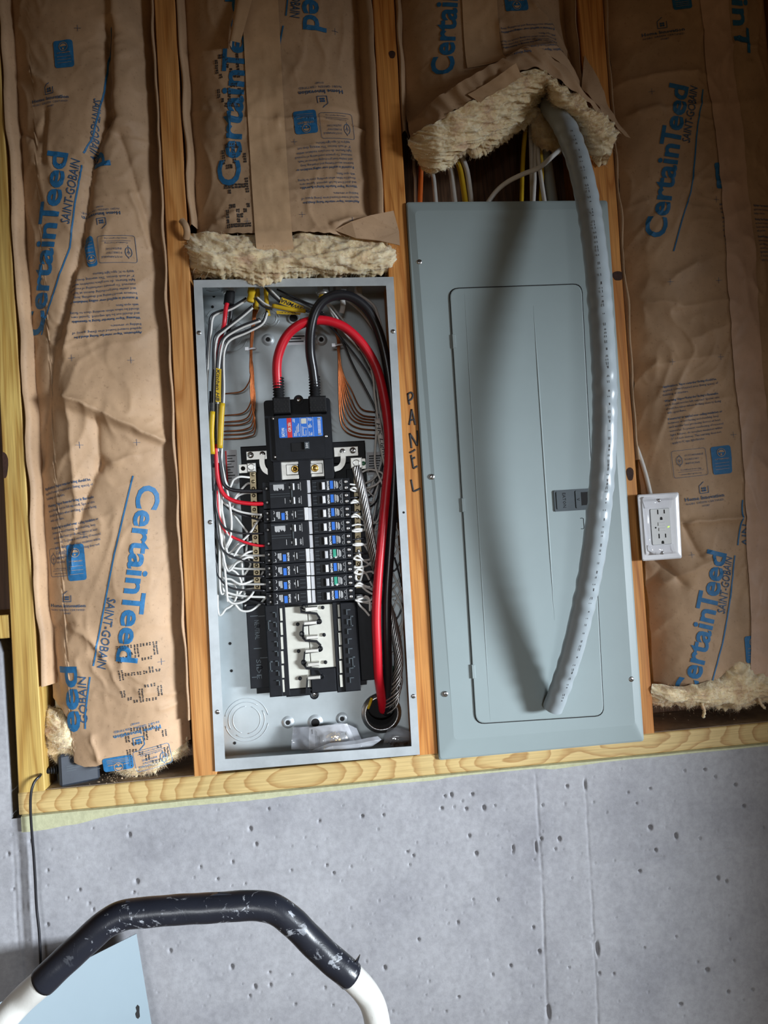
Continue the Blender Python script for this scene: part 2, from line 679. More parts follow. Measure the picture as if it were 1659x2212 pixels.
def concrete_wall():
    xs = np.concatenate([np.arange(-.90, -.37, .03), np.arange(-.37, 1.10, .0021), np.arange(1.10, 1.80, .03)])
    zs = np.concatenate([np.arange(-1.1, -.62, .03), np.arange(-.62, -.044, .0021), [-.044]])
    X, Z = np.meshgrid(xs, zs)
    Y = .004 + .0012 * fbm(X * 3, Z * 3, 5, 3) + .0004 * fbm(X * 40, Z * 40, 8, 2)

    def seg(p, q, w, amp, wob=.0015):
        a = at(*p)[[0, 2]]
        c = at(*q)[[0, 2]]
        d = c - a
        L = np.linalg.norm(d)
        d /= L
        s = (X - a[0]) * d[0] + (Z - a[1]) * d[1]
        t = -(X - a[0]) * d[1] + (Z - a[1]) * d[0] + wob * pn(s * 30, s * 0 + 1, 3)
        env = np.clip(s / .01, 0, 1) * np.clip((L - s) / .01, 0, 1)
        mod = .55 + .6 * pn(s * 45, s * 0, 9)
        return amp * np.exp(-(t / w) ** 2) * env * np.clip(mod, .15, 1.2)
    for (p, q, w_, am) in (((1158, 1670), (1172, 1890), .0022, .0028), ((1172, 1890), (1186, 2260), .0022, .0030), ((1265, 1690), (1278, 1900), .0018, .0018),
                           ((1278, 1900), (1296, 2260), .0020, .0024), ((1172, 1890), (1290, 1872), .0026, -.0022), ((1290, 1872), (1720, 1820), .0026, .0030),
                           ((37, 1800), (62, 2260), .0028, .0030), ((56, 1800), (80, 2260), .0028, -.0028), ((26, 1820), (48, 2260), .0022, .0020)):
        Y = Y + seg(p, q, w_, am)
    # bug holes
    r = np.random.default_rng(11)
    pits = [(1266, 1697, .0022, .011), (1292, 2052, .003, .014), (1160, 1832, .0024, .012), (1187, 2190, .003, .014), (1407, 1790, .004, .005), (1463, 1808, .003, .006),
            (1610, 1743, .0035, .003), (1592, 1697, .003, .003), (1384, 1884, .003, .003), (1530, 2098, .004, .004), (1472, 2172, .004, .003), (955, 1748, .0026, .003),
            (1110, 1834, .002, .006), (905, 2032, .0025, .003), (990, 1995, .0022, .004), (880, 1842, .0025, .002), (294, 1906, .004, .004), (290, 2180, .002, .002)]
    P = [(*at(a, c_)[[0, 2]], w_, h_) for (a, c_, w_, h_) in pits]
    for _ in range(700):
        k = r.random()
        rad = .0009 + .0022 * k ** 5
        P.append((r.uniform(-.36, 1.1), r.uniform(-.6, -.06), rad, rad * r.uniform(.8, 1.7)))
    for (x, z, wx, wz) in P:
        i0, i1 = np.searchsorted(xs, (x - 3 * wx, x + 3 * wx))
        j0, j1 = np.searchsorted(zs, (z - 3 * wz, z + 3 * wz))
        if i1 <= i0 or j1 <= j0: continue
        q = ((X[j0:j1, i0:i1] - x) / wx) ** 2 + ((Z[j0:j1, i0:i1] - z) / wz) ** 2
        Y[j0:j1, i0:i1] += np.exp(-q ** 2) * min(.007, 2.2 * wx)
    ny, nx = X.shape
    V = np.stack([X, Y, Z], 2).reshape(-1, 3)
    idx = np.arange(nx * ny).reshape(ny, nx)
    fc = np.stack([idx[:-1, :-1], idx[:-1, 1:], idx[1:, 1:], idx[1:, :-1]], 2).reshape(-1, 4)
    o = mesh_obj('wall_foundation', V, fc.tolist(), M['concrete'], None, True)
    tag(o, 'cast grey concrete foundation wall with form lines and small bug holes', 'wall', kind='structure')
    # body behind the face and top ledge
    mb = MB()
    mb.box(-.90, 1.80, .02, .30, -1.1, -.046)
    mb.build('foundation_body', M['concrete'], o)
    mb = MB()
    x1 = at(14, 1600)[0]
    P0 = [(x1 - .012, .016), (x1, .004 + .02)]
    mb.prism([(-.90, -.06), (x1 - .0, -.06), (x1 - .004, STEP_Z - .02), (x1 - .012, STEP_Z), (-.90, STEP_Z)], .003, .30)
    s = mb.build('wall_step', M['concrete'], None)
    tag(s, 'raised concrete step of the foundation at the left edge beside the yellowish stud', 'wall', kind='structure')
    return o


concrete_wall()

# ================================================================== timber framing
ZTOP = 1.68


def line_x(p, q):
    a = at(*p)
    b = at(*q)
    k = (b[0] - a[0]) / (b[2] - a[2])
    return lambda z: a[0] + (z - a[2]) * k


ST = {
    'A': (line_x((-42, 0), (39, 1700)), line_x((-8, 0), (97, 1708))),
    'B': (line_x((333, 0), (419, 1676)), line_x((378, 0), (468, 1668))),
    'C': (line_x((805, 0), (899, 1628)), line_x((851, 0), (946, 1625))),
    'D': (line_x((1248, 0), (1366, 1585)), line_x((1302, 0), (1414, 1583))),
}
_xe = 1.219
ST['E'] = (lambda z: _xe, lambda z: _xe + .038)


def stud(key, name, material, label, knots=()):
    xl, xr = ST[key]
    mb = MB()
    n = 14
    zz = np.linspace(0.0005, ZTOP, n)
    c = .0015
    V = []
    for z in zz:
        a, b = xl(z), xr(z)
        V += [(a, .0015, z), (a + c, 0, z), (b - c, 0, z), (b, .0015, z), (b, .140, z), (a, .140, z)]
    Fc = []
    for i in range(n - 1):
        for k in range(6):
            j = (k + 1) % 6
            Fc.append((i * 6 + k, i * 6 + j, (i + 1) * 6 + j, (i + 1) * 6 + k))
    Fc.append(tuple(reversed(range(6))))
    Fc.append(tuple((n - 1) * 6 + k for k in range(6)))
    mb.add(V, Fc)
    o = mb.build(name, material)
    tag(o, label, 'stud', 'timber wall studs')
    for (px, py, rx, rz) in knots:
        p = at(px, py)
        k = MB()
        poly = [(p[0] + rx * math.cos(a) * (1 + .12 * math.sin(3 * a)), p[2] + rz * math.sin(a) * (1 + .1 * math.cos(2 * a))) for a in np.linspace(0, 2 * np.pi, 17)[:-1]]
        poly = [(min(max(q[0], xl(p[2]) + .0005), xr(p[2]) - .0005), q[1]) for q in poly]
        k.prism(poly, -.0006, .002)
        k.build('knot', M['knot'], o, 'dark brown knot')
    return o


M['knot'] = plain('wood_knot', (.040, .014, .007), .85, var=.4, nscale=150, bump=.3)
stud('A', 'wall_stud', M['stud_yellow'], 'yellowish treated stud at the far left edge with a dark knot', [(7, 1005, .0085, .026)])
stud('B', 'wall_stud', M['stud_orange2'], 'orange pine stud directly left of the open electrical panel', [])
stud('C', 'wall_stud', M['stud_orange'], 'orange pine stud marked PANEL between open panel and grey cover', [(847, 118, .006, .008)])
stud('D', 'wall_stud', M['stud_orange'], 'orange pine stud between grey panel cover and white outlet', [(1335, 596, .011, .010), (1361, 1024, .007, .014)])
stud('E', 'wall_stud', M['stud_orange2'], 'pine stud at the right end beyond the taped insulation')

# marker lettering on stud C
S3 = [o for o in bpy.data.objects if o.get('label', '').startswith('orange pine stud marked PANEL')][0]


def stroke(mb, pts, r=.0017, y=-.0008):
    mb.tube(spline([at(p[0], p[1], 0) + np.array([0, y, 0]) for p in pts], 5), r, 6, True, True, None, .35)


mb = MB()
stroke(mb, [(881, 850), (883, 868), (885, 874)])
stroke(mb, [(880, 852), (888, 848), (892, 854), (889, 862), (882, 866)])
stroke(mb, [(884, 918), (887, 902), (889, 884)])
stroke(mb, [(889, 884), (893, 900), (897, 918)])
stroke(mb, [(886, 908), (895, 906)])
stroke(mb, [(889, 968), (887, 950), (885, 936)])
stroke(mb, [(885, 936), (894, 950), (901, 963)])
stroke(mb, [(901, 963), (902, 948), (901, 930)])
stroke(mb, [(885, 978), (893, 974), (897, 971)])
stroke(mb, [(888, 983), (891, 1000), (893, 1012)])
stroke(mb, [(889, 992), (897, 988)])
stroke(mb, [(893, 1012), (902, 1007)])
stroke(mb, [(888, 1036), (892, 1056), (894, 1061), (902, 1058), (908, 1055)])
mb.build('marker_lettering', M['ink_black'], S3, 'hand lettered word PANEL in black marker')

# bottom plate and sill foam
mb = MB()
xl0, xr0 = PLATE_L, 1.60
for (a, b) in ((xl0, xr0),):
    c = .002
    V = [(a, c, -.038), (a, 0, -.036), (a, 0, -.002), (a, c, 0), (a, .140, 0), (a, .140, -.038)]
    V += [(b, p[1], p[2]) for p in V]
    Fc = [tuple(reversed(range(6))), tuple(range(6, 12))]
    for k in range(6):
        j = (k + 1) % 6
        Fc.append((j, k, 6 + k, 6 + j))
    Fc = [tuple(reversed(f)) for f in Fc]
    mb.add(V, Fc)
bp = mb.build('bottom_plate', M['plate'])
tag(bp, 'treated bottom plate with oval knot rings lying on the concrete', 'plank')
# fix outward normals
bm = bmesh.new(); bm.from_mesh(bp.data); bmesh.ops.recalc_face_normals(bm, faces=bm.faces[:]); bm.to_mesh(bp.data); bm.free()
for (xa_, xb_) in ((ST['A'][1](0) + .001, ST['B'][0](0) - .001), (ST['D'][1](0) + .001, 1.218)):
    mb = MB()
    mb.box(xa_, xb_, .006, .139, .0, .0006)
    mb.build('dust_film', M['dust'], bp, 'grey brown dust on the top of the plate')

xs = np.linspace(PLATE_L + .004, 1.60, 240)
lowpx = [(40, 1800), (80, 1795), (160, 1781), (230, 1764), (300, 1752), (440, 1738), (560, 1727), (700, 1711), (860, 1692), (930, 1686), (1060, 1667), (1150, 1660), (1200, 1661), (1290, 1648), (1400, 1635), (1560, 1617), (1700, 1600)]
lw = np.array([at(*p)[[0, 2]] for p in lowpx])
zb = np.interp(xs, lw[:, 0], lw[:, 1]) + .0012 * pn(xs * 40, xs * 0, 2)
zb = np.minimum(zb, -.0445)
V = []
Fc = []
for i, x in enumerate(xs):
    yo = -.001 - .003 * max(0, pn(x * 9, .4, 3))
    V += [(x, .002, -.0384), (x, yo - .002, -.0400), (x, yo - .0015, zb[i] + .001), (x, .0015, zb[i]), (x, .120, -.044), (x, .120, -.0384)]
for i in range(len(xs) - 1):
    for k in range(6):
        j = (k + 1) % 6
        Fc.append((i * 6 + j, i * 6 + k, (i + 1) * 6 + k, (i + 1) * 6 + j))
Fc += [tuple(range(6)), tuple(reversed(range(len(xs) * 6 - 6, len(xs) * 6)))]
o = mesh_obj('sill_foam', V, Fc, M['foam'], None, False)
tag(o, 'pale green foam sill gasket drooping below the bottom plate', 'foam strip')

# the plate end of the neighbouring wall at the far left
mb = MB()
x1 = at(17, 1340)[0]
za, zb_ = at(5, 1329)[2], at(5, 1380)[2]
mb.box(-.90, x1, .004, .140, zb_, za, .0015)
o = mb.build('upper_plate', M['stud_yellow'])
tag(o, 'short knotty plank end on top of the raised concrete step at the far left', 'plank')

# sheathing behind the bays
mb = MB()
mb.box(-3.0, 1.855, .141, .153, -.05, ZTOP)
o = mb.build('wall_sheathing', M['osb'])
tag(o, 'dark brown strand board sheathing behind the studs', 'wall', kind='structure')

# unseen ceiling deck and right return wall, added to shade the top and right
mb = MB()
mb.box(-3.0, 2.0, -3.2, .16, ZTOP + .001, ZTOP + .04)
o = mb.build('ceiling', M['osb'])
tag(o, 'unseen dark board ceiling added above the framed wall for shade', 'ceiling', kind='structure')
mb = MB()
mb.box(1.86, 1.90, -.74, .15, -1.1, ZTOP)
o = mb.build('shade_wall_right', M['osb'])
tag(o, 'unseen dark board return wall added beyond the right edge for shade', 'wall', kind='structure')

# ================================================================== insulation batts


class Batt:
    def __init__(s, left, right, ztop, bottom, y_edge=.034, bulge=.042, power=3.0, seed=0, creases=(), wr=.0022, inset=(.004, .004), steps=(), lift=None):
        s.xl, s.xr, s.ztop = left, right, ztop
        b = np.array([at(*p)[[0, 2]] for p in bottom])
        s.bx, s.bz = b[:, 0], b[:, 1]
        s.y_edge, s.bulge, s.power, s.seed = y_edge, bulge, power, seed
        s.cr = [(at(*c[0])[[0, 2]], at(*c[1])[[0, 2]], c[2], c[3]) for c in creases]
        s.stp = [(at(*c[0])[[0, 2]], at(*c[1])[[0, 2]], c[2], c[3], c[4]) for c in steps]
        s.wr, s.inset, s.lift = wr, inset, lift

    def H(s, x, z):
        x = np.asarray(x, float)
        z = np.asarray(z, float)
        a = s.xl(z) + s.inset[0]
        b = s.xr(z) - s.inset[1]
        u = np.clip((x - a) / (b - a), 0, 1)
        y = s.y_edge - s.bulge * (1 - np.abs(2 * u - 1) ** s.power)
        edge = 1 - np.abs(2 * u - 1) ** 6
        k = s.seed
        # soft quilting and sharp paper creases
        y = y - .008 * edge * fbm(x * 5, z * 3.2, k, 2)
        r1 = 1 - np.abs(pn(x * 13 + 2.0 * pn(x * 5, z * 5, k + 2), z * 9 - x * 4, k + 5)) * 2.2
        r2 = 1 - np.abs(pn(x * 22 - z * 7, z * 20 + 1.5 * pn(x * 9, z * 9, k + 4), k + 8)) * 2.2
        m1 = np.clip(.35 + pn(x * 6, z * 6, k + 21) * 1.2, 0, 1)
        m2 = np.clip(.30 + pn(x * 7, z * 7, k + 25) * 1.3, 0, 1)
        y = y - s.wr * 1.6 * m1 * np.maximum(r1, 0) ** 2.0 - s.wr * .8 * m2 * np.maximum(r2, 0) ** 2.5
        y = y - .0005 * fbm(x * 60, z * 60, k + 30, 2)
        for (p, q, amp, wd) in s.cr:
            d = q - p
            L = np.linalg.norm(d)
            d = d / L
            t = (x - p[0]) * d[0] + (z - p[1]) * d[1]
            n = -(x - p[0]) * d[1] + (z - p[1]) * d[0] + .003 * pn(t * 40, t * 0 + amp * 100, 7)
            env = np.clip(1 - np.maximum(0, np.maximum(-t, t - L)) / (wd * 1.6), 0, 1)
            y = y - amp * np.exp(-np.abs(n) / wd) * env
        for (p, q, amp, wd, fall) in s.stp:
            d = q - p
            L = np.linalg.norm(d)
            d = d / L
            t = (x - p[0]) * d[0] + (z - p[1]) * d[1]
            n = -(x - p[0]) * d[1] + (z - p[1]) * d[0] + .002 * pn(t * 40, t * 0 + amp * 50, 4)
            env = np.clip(1 - np.maximum(0, np.maximum(-t, t - L)) / .03, 0, 1)
            env = env * env * (3 - 2 * env)
            y = y - amp * (1 / (1 + np.exp(-n / wd))) * np.exp(-np.maximum(n, 0) / fall) * env
        if s.lift: y = y - s.lift(x, z)
        return y

    def grid(s, dx=.0032):
        zb_min = s.bz.min()
        nu = int((s.xr(0.5) - s.xl(0.5)) / dx)
        nv = int((s.ztop - zb_min) / (dx * 1.05))
        U = np.linspace(0, 1, nu)
        W = np.linspace(0, 1, nv)
        P = np.zeros((nv, nu, 3))
        zc = s.bz.mean()
        xm = s.xl(zc) + s.inset[0] + U * (s.xr(zc) - s.inset[1] - s.xl(zc) - s.inset[0])
        zbot = np.interp(xm, s.bx, s.bz) + .0018 * pn(xm * 90, xm * 0, s.seed + 3)
        for j in range(nv):
            z = s.ztop + (zbot - s.ztop) * W[j]
            a = s.xl(z) + s.inset[0]
            b = s.xr(z) - s.inset[1]
            x = a + U * (b - a) + .002 * pn(z * 18, U * 0, s.seed) * (np.abs(2 * U - 1) ** 4)
            P[j, :, 0] = x
            P[j, :, 2] = z
            P[j, :, 1] = s.H(x, z)
        idx = np.arange(nu * nv).reshape(nv, nu)
        fc = np.stack([idx[:-1, :-1], idx[1:, :-1], idx[1:, 1:], idx[:-1, 1:]], 2).reshape(-1, 4)
        return P.reshape(-1, 3), fc.tolist()

    def on(s, off=.0011):
        return lambda x, z: s.H(x, z) - off


def flange(side, edge, z0, z1, seed, root, w_in=.016, proud=.0):
    """stapling flap: a folded paper strip that runs along a stud"""
    n = 150
    zz = np.linspace(z0, z1, n)
    V = []
    Fc = []
    s = 1 if side == 'l' else -1
    for z in zz:
        e = edge(z)
        k = .005 * float(pn(z * 12, seed * 1.0, seed)) + .004 * float(abs(pn(z * 5, seed * 2.0, seed + 1)))
        y0 = -.002 + .004 * float(pn(z * 11, 3.3, seed + 2)) - proud
        V += [(e + s * .0012, y0 + .022, z), (e + s * (.0015 + max(0, k)), y0 + .004, z), (e + s * (.004 + max(0, k) * 1.3), y0 - .001, z),
              (e + s * (w_in * .6 + k), .014 + y0, z), (e + s * (w_in + k), .034, z)]
    for i in range(n - 1):
        for k in range(4):
            q = (i * 5 + k, i * 5 + k + 1, (i + 1) * 5 + k + 1, (i + 1) * 5 + k)
            Fc.append(q if s > 0 else tuple(reversed(q)))
    return mesh_obj('stapling_flap', V, Fc, M['kraft'], root, True)


def fluff_loft(name, rows, parent, amp=.006, seed=1, nu=150, nv=36, scale=38, label=None, closed=True):
    """loft through px rows [(px, py, y)...], roughened like torn glass wool"""
    R_ = []
    for row in rows:
        pts = np.array(spline([at(*p) for p in row], 14))
        d = np.concatenate([[0], np.cumsum(np.linalg.norm(np.diff(pts, axis=0), axis=1))])
        t = np.linspace(0, d[-1], nu)
        R_.append(np.stack([np.interp(t, d, pts[:, k]) for k in range(3)], 1))
    R_ = np.array(R_)
    m = len(R_)
    P = np.zeros((nv, nu, 3))
    for i in range(nu):
        c = np.array(spline([R_[k, i] for k in range(m)], 8))
        d = np.concatenate([[0], np.cumsum(np.linalg.norm(np.diff(c, axis=0), axis=1))])
        t = np.linspace(0, d[-1], nv)
        P[:, i] = np.stack([np.interp(t, d, c[:, k]) for k in range(3)], 1)
    du = np.gradient(P, axis=1)
    dv = np.gradient(P, axis=0)
    N = np.cross(du, dv)
    N /= np.linalg.norm(N, axis=2, keepdims=True) + 1e-12
    if N[..., 1].mean() > 0: N = -N
    ss = (P[..., 0] + .4 * P[..., 1]) * scale * .62
    tt = (P[..., 2] - .9 * P[..., 1]) * scale * 1.15
    h = fbm(ss, tt * 1.5, seed, 5) + .5 * (1 - np.abs(pn(ss * .9, tt * 2.0, seed + 40)) * 2) + .10 * fbm(ss * 5, tt * 5, seed + 60, 2)
    P = P + N * (amp * h)[..., None]
    # ragged lower and upper edges
    rag = pn(P[-1, :, 0] * 130, P[-1, :, 0] * 0, seed + 11) * .006 + pn(P[-1, :, 0] * 420, P[-1, :, 0] * 0, seed + 12) * .003
    wgt = np.linspace(0, 1, nv) ** 4
    P[..., 2] += wgt[:, None] * rag[None, :]
    idx = np.arange(nu * nv).reshape(nv, nu)
    fc = np.stack([idx[:-1, :-1], idx[1:, :-1], idx[1:, 1:], idx[:-1, 1:]], 2).reshape(-1, 4).tolist()
    V = P.reshape(-1, 3)
    o = mesh_obj(name, V, fc, M['fluff'], parent, True, label)
    # loose fibres
    r = np.random.default_rng(seed + 77)
    FV, FF = [], []
    for _ in range(2600):
        j, i = r.integers(2, nv), r.integers(0, nu)
        p = P[j, i]
        d = N[j, i] * r.uniform(.2, 1.2) + r.normal(0, .7, 3)
        d /= np.linalg.norm(d)
        L = r.uniform(.003, .011)
        sd = np.cross(d, r.normal(0, 1, 3))
        sd = sd / (np.linalg.norm(sd) + 1e-9) * .00022
        k = len(FV)
        mid = p + d * L * .55 + r.normal(0, .0012, 3)
        FV += [p - sd, p + sd, mid + sd * .8, mid - sd * .8, p + d * L + r.normal(0, .002, 3)]
        FF += [(k, k + 1, k + 2, k + 3), (k + 3, k + 2, k + 4)]
    f = mesh_obj('loose_fibres', FV, FF, M['fluff'], o if parent is not None and parent.parent is None else parent, False)
    f['kind'] = 'stuff'
    return o


def batt_body(root, xl, xr, z0, z1, seed):
    """the wool behind the facing"""
    n = 40
    V = []
    for z in np.linspace(z0, z1, n):
        a, b = xl(z) + .010, xr(z) - .010
        k = .003 * float(pn(z * 20, .5, seed))
        V += [(a, .050 + k, z), (b, .050 - k, z), (b, .136, z), (a, .136, z)]
    Fc = [tuple(reversed((0, 1, 2, 3))), tuple((n - 1) * 4 + i for i in range(4))]
    for i in range(n - 1):
        for k in range(4):
            j = (k + 1) % 4
            Fc.append((i * 4 + k, i * 4 + j, (i + 1) * 4 + j, (i + 1) * 4 + k))
    return mesh_obj('wool_core', V, Fc, M['fluff'], root, False)


# ---- printed marks on the facing -------------------------------------------------


def p2(px, py):
    return at(px, py, -.004)[[0, 2]]


def mark_text(mb, B, s, a, b, bold=0.0, shear=0.0, res=2, h=None, spacing=1.0, maxe=.0045):
    """lettering whose baseline runs from photo point a to photo point b"""
    A, E_ = p2(*a), p2(*b)
    d = E_ - A
    W = np.linalg.norm(d)
    return flat_text(mb, s, A, d, h, None, bold, shear, W, res, 'l', spacing, B.on(), maxe)


def mark_poly(mb, B, poly, off=.0011, maxe=.004):
    pts, f = refine(np.array(poly), [tuple(range(len(poly)))], maxe)
    return mb.add(np.stack([pts[:, 0], B.H(pts[:, 0], pts[:, 1]) - off, pts[:, 1]], 1), f)


def mark_line(mb, B, pts, wd=.0012, off=.0011):
    """thin printed rule along world (x, z) points"""
    P = [np.array(p, float) for p in pts]
    for a, b in zip(P[:-1], P[1:]):
        d = b - a
        L = np.linalg.norm(d)
        if L < 1e-6: continue
        d /= L
        n = np.array([-d[1], d[0]]) * wd * .5
        k = max(1, int(L / .004))
        V = []
        for i in range(k + 1):
            c = a + d * L * i / k
            V += [c + n, c - n]
        V = np.array(V)
        mb.add(np.stack([V[:, 0], B.H(V[:, 0], V[:, 1]) - off, V[:, 1]], 1), [(2 * i, 2 * i + 1, 2 * i + 3, 2 * i + 2) for i in range(k)])
    return mb


def frame(c, ang):
    """local frame at photo point c turned by ang degrees (0 = upright): maps (u, v) metres -> (x, z)"""
    o = p2(*c)
    a = math.radians(ang)
    e = np.array([math.cos(a), math.sin(a)])
    n = np.array([-e[1], e[0]])
    return lambda u, v: o + e * u + n * v, e


def badge(B, root, c, ang, w_=.0345, h_=.050, cut=None):
    """solid blue rounded tile with a white emblem of a ring and halves"""
    T, e = frame(c, ang)
    mb = MB()
    mark_poly(mb, B, [T(*q) for q in rrect(-w_ / 2, w_ / 2, -h_ / 2, h_ / 2, .005, 4)])
    o = mb.build('printed_badge', M['ink_blue'], root, 'solid blue rounded badge with a ring emblem')
    mb = MB()
    ring = [T(.0075 * math.cos(t), h_ * .27 + .0075 * math.sin(t)) for t in np.linspace(0, 2 * np.pi, 25)]
    mark_line(mb, B, ring, .0010, .0018)
    mark_poly(mb, B, [T(.006 * math.cos(t), h_ * .27 - .0005 + .0055 * math.sin(t)) for t in np.linspace(.15, np.pi - .15, 10)], .0018)
    mark_poly(mb, B, [T(-.0005 + .0018 * math.cos(t), h_ * .27 - .0035 + .0018 * math.sin(t)) for t in np.linspace(0, 6.28, 9)[:-1]], .0018)
    flat_text(mb, 'OPTIMIZED', T(0, h_ * .02), e, .0022, None, .01, 0, w_ * .72, 1, 'c', 1, B.on(.0018), .006)
    for k in range(3):
        mark_line(mb, B, [T(-w_ * .36, -h_ * (.10 + .11 * k)), T(w_ * .36, -h_ * (.10 + .11 * k))], .0005, .0018)
    mb.build('badge_emblem', M['kraft'], o)
    return o


def leaf_box(B, root, c, ang, w_=.052, h_=.042, ink='ink_navy'):
    T, e = frame(c, ang)
    mb = MB()
    rr = rrect(-w_ / 2, w_ / 2, -h_ / 2, h_ / 2, .004, 3)
    mark_line(mb, B, [T(*q) for q in rr + rr[:1]], .0007)
    lx, lz = -w_ * .30, h_ * .12
    leaf = [(lx + .0055 * math.sin(t) * (1 if t < np.pi else 1), lz + .0085 * math.cos(t) + (.003 if abs(t) < .01 else 0)) for t in np.linspace(0, 2 * np.pi, 17)]
    mark_line(mb, B, [T(*q) for q in leaf], .0010)
    mark_line(mb, B, [T(lx, lz - .012), T(lx, lz + .004)], .0008)
    mark_line(mb, B, [T(lx, lz - .002), T(lx + .003, lz + .002)], .0007)
    mark_line(mb, B, [T(lx, lz - .002), T(lx - .003, lz + .002)], .0007)
    for i, s_ in enumerate(('SUSTAINABLE', 'FORESTRY', 'INITIATIVE')):
        flat_text(mb, s_, T(-w_ * .13, h_ * (.26 - .15 * i)), e, .0034, None, 0, 0, w_ * (.56 if i == 0 else .42), 1, 'l', 1, B.on(), .006)
    flat_text(mb, 'Certified Sourcing', T(0, -h_ * .25), e, .0028, None, 0, 0, w_ * .62, 1, 'c', 1, B.on(), .006)
    mark_line(mb, B, [T(-w_ * .38, -h_ * .30), T(w_ * .38, -h_ * .30)], .0005)
    flat_text(mb, 'www.sfiprogram.org', T(0, -h_ * .42), e, .0026, None, 0, 0, w_ * .6, 1, 'c', 1, B.on(), .006)
    return mb.build('printed_forestry_mark', M[ink], root)


def house(B, root, c, ang, s=1.0, ink='ink_navy', text=True):
    """small house outline with window over the words Home Innovation"""
    T, e = frame(c, ang)
    mb = MB()
    pts = [(.001, .011), (-.008, .004), (-.008, -.009), (.008, -.009), (.008, .003)]
    mark_line(mb, B, [T(a * s, b * s) for a, b in pts], .0013)
    for (a, b) in ((-.0022, -.0005), (.0022, -.0005), (-.0022, -.0045), (.0022, -.0045)):
        mark_poly(mb, B, [T((a + q[0]) * s, (b + q[1]) * s) for q in ((-.0018, -.0016), (.0018, -.0016), (.0018, .0016), (-.0018, .0016))])
    if text:
        flat_text(mb, 'Home Innovation', T(0, -.0195 * s), e, .0062 * s, None, .018, 0, .072 * s, 1, 'c', 1, B.on(), .005)
        flat_text(mb, 'NGBS GREEN CERTIFIED', T(0, -.0262 * s), e, .0034 * s, None, 0, 0, .070 * s, 1, 'c', 1.1, B.on(), .006)
        flat_text(mb, '00087', T(0, -.0325 * s), e, .0034 * s, None, 0, 0, .014 * s, 1, 'c', 1, B.on(), .006)
    return mb.build('printed_house_mark', M[ink], root)


PARA = [('Application: Vapor retarder facing should be', 1, .98), ('applied toward heated area (living space) of', 0, 1.0), ('building or structure.', 0, .44), None,
        ('Warning: Vapor Retarder facing is flammable', 1, .98), ('and should not be left exposed. Special care', 0, .98), ('should be taken when working close to facing', 0, 1.0), ('with open flame.', 0, .33), None,
        ('If material is applied over ceiling insulation or', 1, 1.0), ('between wood framing and sheathing, keep', 0, .92), ('and similar heat producing devices at least', 0, .94), ('removed. To prevent overheating of recessed', 0, .98),
        ('light fixtures, do not place insulation within', 0, .95), ('3" of such devices. This warning does not', 0, .92), ('apply to IC type light fixtures.', 0, .6)]


def paragraph(B, root, c, ang, w_=.086, ln=.0062, ink='ink_navy', n=99, flipline=1):
    """block of fine print, top-left corner at c"""
    T, e = frame(c, ang)
    mb = MB()
    z = -ln
    for i, r in enumerate(PARA[:n]):
        if r is None:
            z -= ln * .55
            continue
        flat_text(mb, r[0], T(0, z), e, ln * .56, None, .022 if r[1] else .004, 0, w_ * r[2], 1, 'l', 1, B.on(), .007)
        z -= ln
    return mb.build('printed_small_print', M[ink], root)


def plus(mb, B, c, s=.0058):
    o = p2(*c)
    mark_line(mb, B, [o + (-s, 0), o + (s, 0)], .0006)
    mark_line(mb, B, [o + (0, -s), o + (0, s)], .0006)


FONT57 = {'R': ('11110', '10001', '10001', '11110', '10100', '10010', '10001'), '1': ('00100', '01100', '00100', '00100', '00100', '00100', '01110'),
          '9': ('01110', '10001', '10001', '01111', '00001', '00010', '01100'), '6': ('00110', '01000', '10000', '11110', '10001', '10001', '01110'),
          '2': ('01110', '10001', '00001', '00110', '01000', '10000', '11111'), ' ': ('00000',) * 7}


def jet_text(B, root, s, a, b, h):
    """coarse ink-jet characters built of short ticks; baseline a -> b"""
    A, E_ = p2(*a), p2(*b)
    d = E_ - A
    W = np.linalg.norm(d)
    e = d / W
    n = np.array([-e[1], e[0]])
    cw = W / len(s)
    mb = MB()
    rr = np.random.default_rng(5)
    for i, ch in enumerate(s):
        for r, row in enumerate(FONT57[ch]):
            for c_, bit in enumerate(row):
                if bit != '1': continue
                for (du, dv) in ((.12, .22), (.12, .68), (.58, .22), (.58, .68)):
                    u = (i + .08 + (c_ + du) / 5 * .84) * cw + rr.normal(0, .0003)
                    v = (7 - r - 1 + dv) / 7 * h + rr.normal(0, .0003)
                    c0 = A + e * u + n * v
                    mark_line(mb, B, [c0 - e * cw * .034, c0 + e * cw * .034], .0019)
    return tag(mb.build('ink_jet_code', M['ink_black'], root, 'coarse black ink-jet characters'), kind='stuff')


def brand(B, root, a, b, h, sub=None, rule=None, word='CertainTeed', subword='SAINT-GOBAIN', hs=None):
    mb = MB()
    if word == 'CertainTeed':
        lp_ = lambda t: (a[0] + (b[0] - a[0]) * t, a[1] + (b[1] - a[1]) * t)
        mark_text(mb, B, 'Certain', a, lp_(.615), .024, 0, 3, h)
        mark_text(mb, B, 'T', lp_(.605), lp_(.725), .024, 0, 3, h)
        mark_text(mb, B, 'eed', lp_(.705), b, .024, 0, 3, h)
    else:
        mark_text(mb, B, word, a, b, .024, 0, 3, h)
    o = mb.build('printed_brand_name', M['ink_blue'], root, 'large blue printed brand name')
    if sub:
        mb = MB()
        mark_text(mb, B, subword, sub[0], sub[1], .006, .12, 2, hs or h * .42)
        mb.build('printed_sub_name', M['ink_navy'], root)
    if rule:
        mb = MB()
        mark_line(mb, B, [p2(*q) for q in rule], .0026)
        mb.build('printed_rule', M['ink_blue'], root)
    return o


